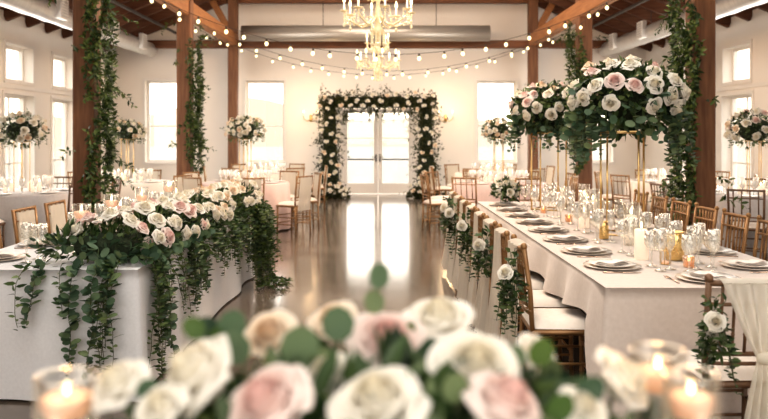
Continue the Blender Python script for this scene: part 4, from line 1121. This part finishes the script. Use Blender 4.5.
for a in ((379, 276, 1.08, .040, .030, .1, 1), (374, 302, 1.06, .036, .03, -.3, 1), (338, 324, 1.0, .05, .045, -.3, 1), (232, 326, 1.02, .048, .040, .5, .9), (300, 346, .95, .055, .050, .2, 1), (322, 366, .95, .05, .045, .7, .3),
          (455, 388, .86, .036, .034, -.2, .8), (514, 358, .98, .036, .034, -.4, .8), (296, 355, .98, .05, .044, -.8, .6), (208, 330, 1.05, .04, .036, -.6, .6), (430, 348, 1.0, .03, .026, .3, .8), (590, 390, .9, .04, .03, .6, .6), (150, 392, .9, .035, .03, -.6, .6), (235, 348, .97, .046, .04, -.4, .8)): fgleaf(*a)
for a in ((194, 328, 1.0, .034, .028, -.7, .7), (541, 352, .98, .040, .034, .35, 1), (218, 340, 1.02, .035, .025, -.3, 1), (560, 408, .86, .04, .03, .5, .7), (410, 330, 1.05, .025, .015, .2, 1)): fgleaf(*a, br)
for i in range(120):
    x = r.uniform(-.36, .36); z = .475 - .14 * (abs(x) / .46) ** 2 - .10 * r.random(); p = Vector((x, r.uniform(-.12, .14), z))
    v = Vector((x * 1.2, r.uniform(-.7, .3), r.uniform(.1, .8)))
    (eu if i % 4 else br).leaf(p, v, Vector((0, -.8, .6)) + rv(r) * .4, r.uniform(.035, .055), r.uniform(.026, .042), rnd=True)
lf.build('foliage', M['leaf_dark'], t); eu.build('eucalyptus', M['euc'], t); br.build('young_foliage', M['bright'], t); st.build('stem', M['bark'], t)
for (px, top, Y, rr, lab) in ((67, 376, .97, .0395, 'alone beside the closest rose centrepiece'), (658, 350, 1.0, .036, 'farther of the pair beside the closest roses'), (691, 374, .92, .033, 'closer of the pair beside the closest roses')):
    p = at(px, top, Y); h = p.z - FZ - .002
    cyl_vase('tall clear glass cylinder ' + lab, (p.x, p.y, FZ + .002), rr, h, water=h - .052)
    floating_candle('lit floating candle ' + lab, (p.x, p.y, FZ + .002 + h - .051), rr - .0065, h=.026, fs=.42)
    l = bpy.data.lights.new('candle_light', 'POINT'); l.energy = .18; l.color = (1, .55, .22); l.shadow_soft_size = .01
    lo = bpy.data.objects.new('candle_light', l); COL.objects.link(lo); lo.location = (p.x, p.y, FZ + h + .03)

# ------------------------------------------------------------------ light, sky, camera
def area(name, loc, rot, sx, sy, e, col):
    l = bpy.data.lights.new(name, 'AREA'); l.shape = 'RECTANGLE'; l.size = sx; l.size_y = sy; l.energy = e; l.color = col
    o = bpy.data.objects.new(name, l); COL.objects.link(o); o.location = loc; o.rotation_euler = rot
    return o
area('front_fill_light', (0, YF + .3, 2.6), (math.radians(80), 0, 0), 9, 3.2, 250, (1, .97, .93))  # added fill from behind the camera; the front wall has no window
for i, y in enumerate((1.2, 5.6, 10.0)):
    area('overhead_fill', (0, y, 5.4), (0, 0, 0), 6, 3, 210, (1, .95, .87))  # unseen fill lamps added under the roof to brighten the hall
area('overhead_fill', (0, 15.5, 5.6), (0, 0, 0), 6, 3, 330, (1, .86, .72))  # warmer added fill towards the far gable
for sgn in (-1, 1):
    area('side_window_light', (sgn * 6.6, 13.7, 1.9), (0, sgn * math.radians(90), 0), 2.6, 7, 190, (1, .97, .93))
w = bpy.data.worlds.new('hazy_sky'); sc.world = w; w.use_nodes = True
nt = w.node_tree; bg = nt.nodes['Background']
tc = nt.nodes.new('ShaderNodeTexCoord'); sp = nt.nodes.new('ShaderNodeSeparateXYZ'); rp = nt.nodes.new('ShaderNodeValToRGB')
rp.color_ramp.elements[0].position = .0; rp.color_ramp.elements[0].color = (1.0, .86, .70, 1); rp.color_ramp.elements[1].position = .35; rp.color_ramp.elements[1].color = (1, .97, .92, 1)
nt.links.new(tc.outputs['Generated'], sp.inputs[0]); nt.links.new(sp.outputs['Z'], rp.inputs['Fac']); nt.links.new(rp.outputs[0], bg.inputs['Color'])
bg.inputs['Strength'].default_value = 5.0
cam = bpy.data.cameras.new('camera'); co = bpy.data.objects.new('camera', cam); COL.objects.link(co)
co.location = (0, 0, EYE); co.rotation_euler = (PI / 2, 0, 0)
cam.sensor_width = 36; cam.lens = F / 768 * 36; cam.shift_x = (384 - VX) / 768; cam.shift_y = (VY - 209.5) / 768
cam.clip_start = .05; cam.clip_end = 500
cam.dof.use_dof = True; cam.dof.focus_distance = 5.0; cam.dof.aperture_fstop = 2.4
sc.camera = co
sc.view_settings.view_transform = 'Standard'
sc.view_settings.look = 'Medium High Contrast'
sc.view_settings.exposure = -0.08
sc.cycles.max_bounces = 10; sc.cycles.transparent_max_bounces = 24; sc.cycles.use_denoising = True
sc.cycles.caustics_reflective = False; sc.cycles.caustics_refractive = False; sc.cycles.sample_clamp_indirect = 6
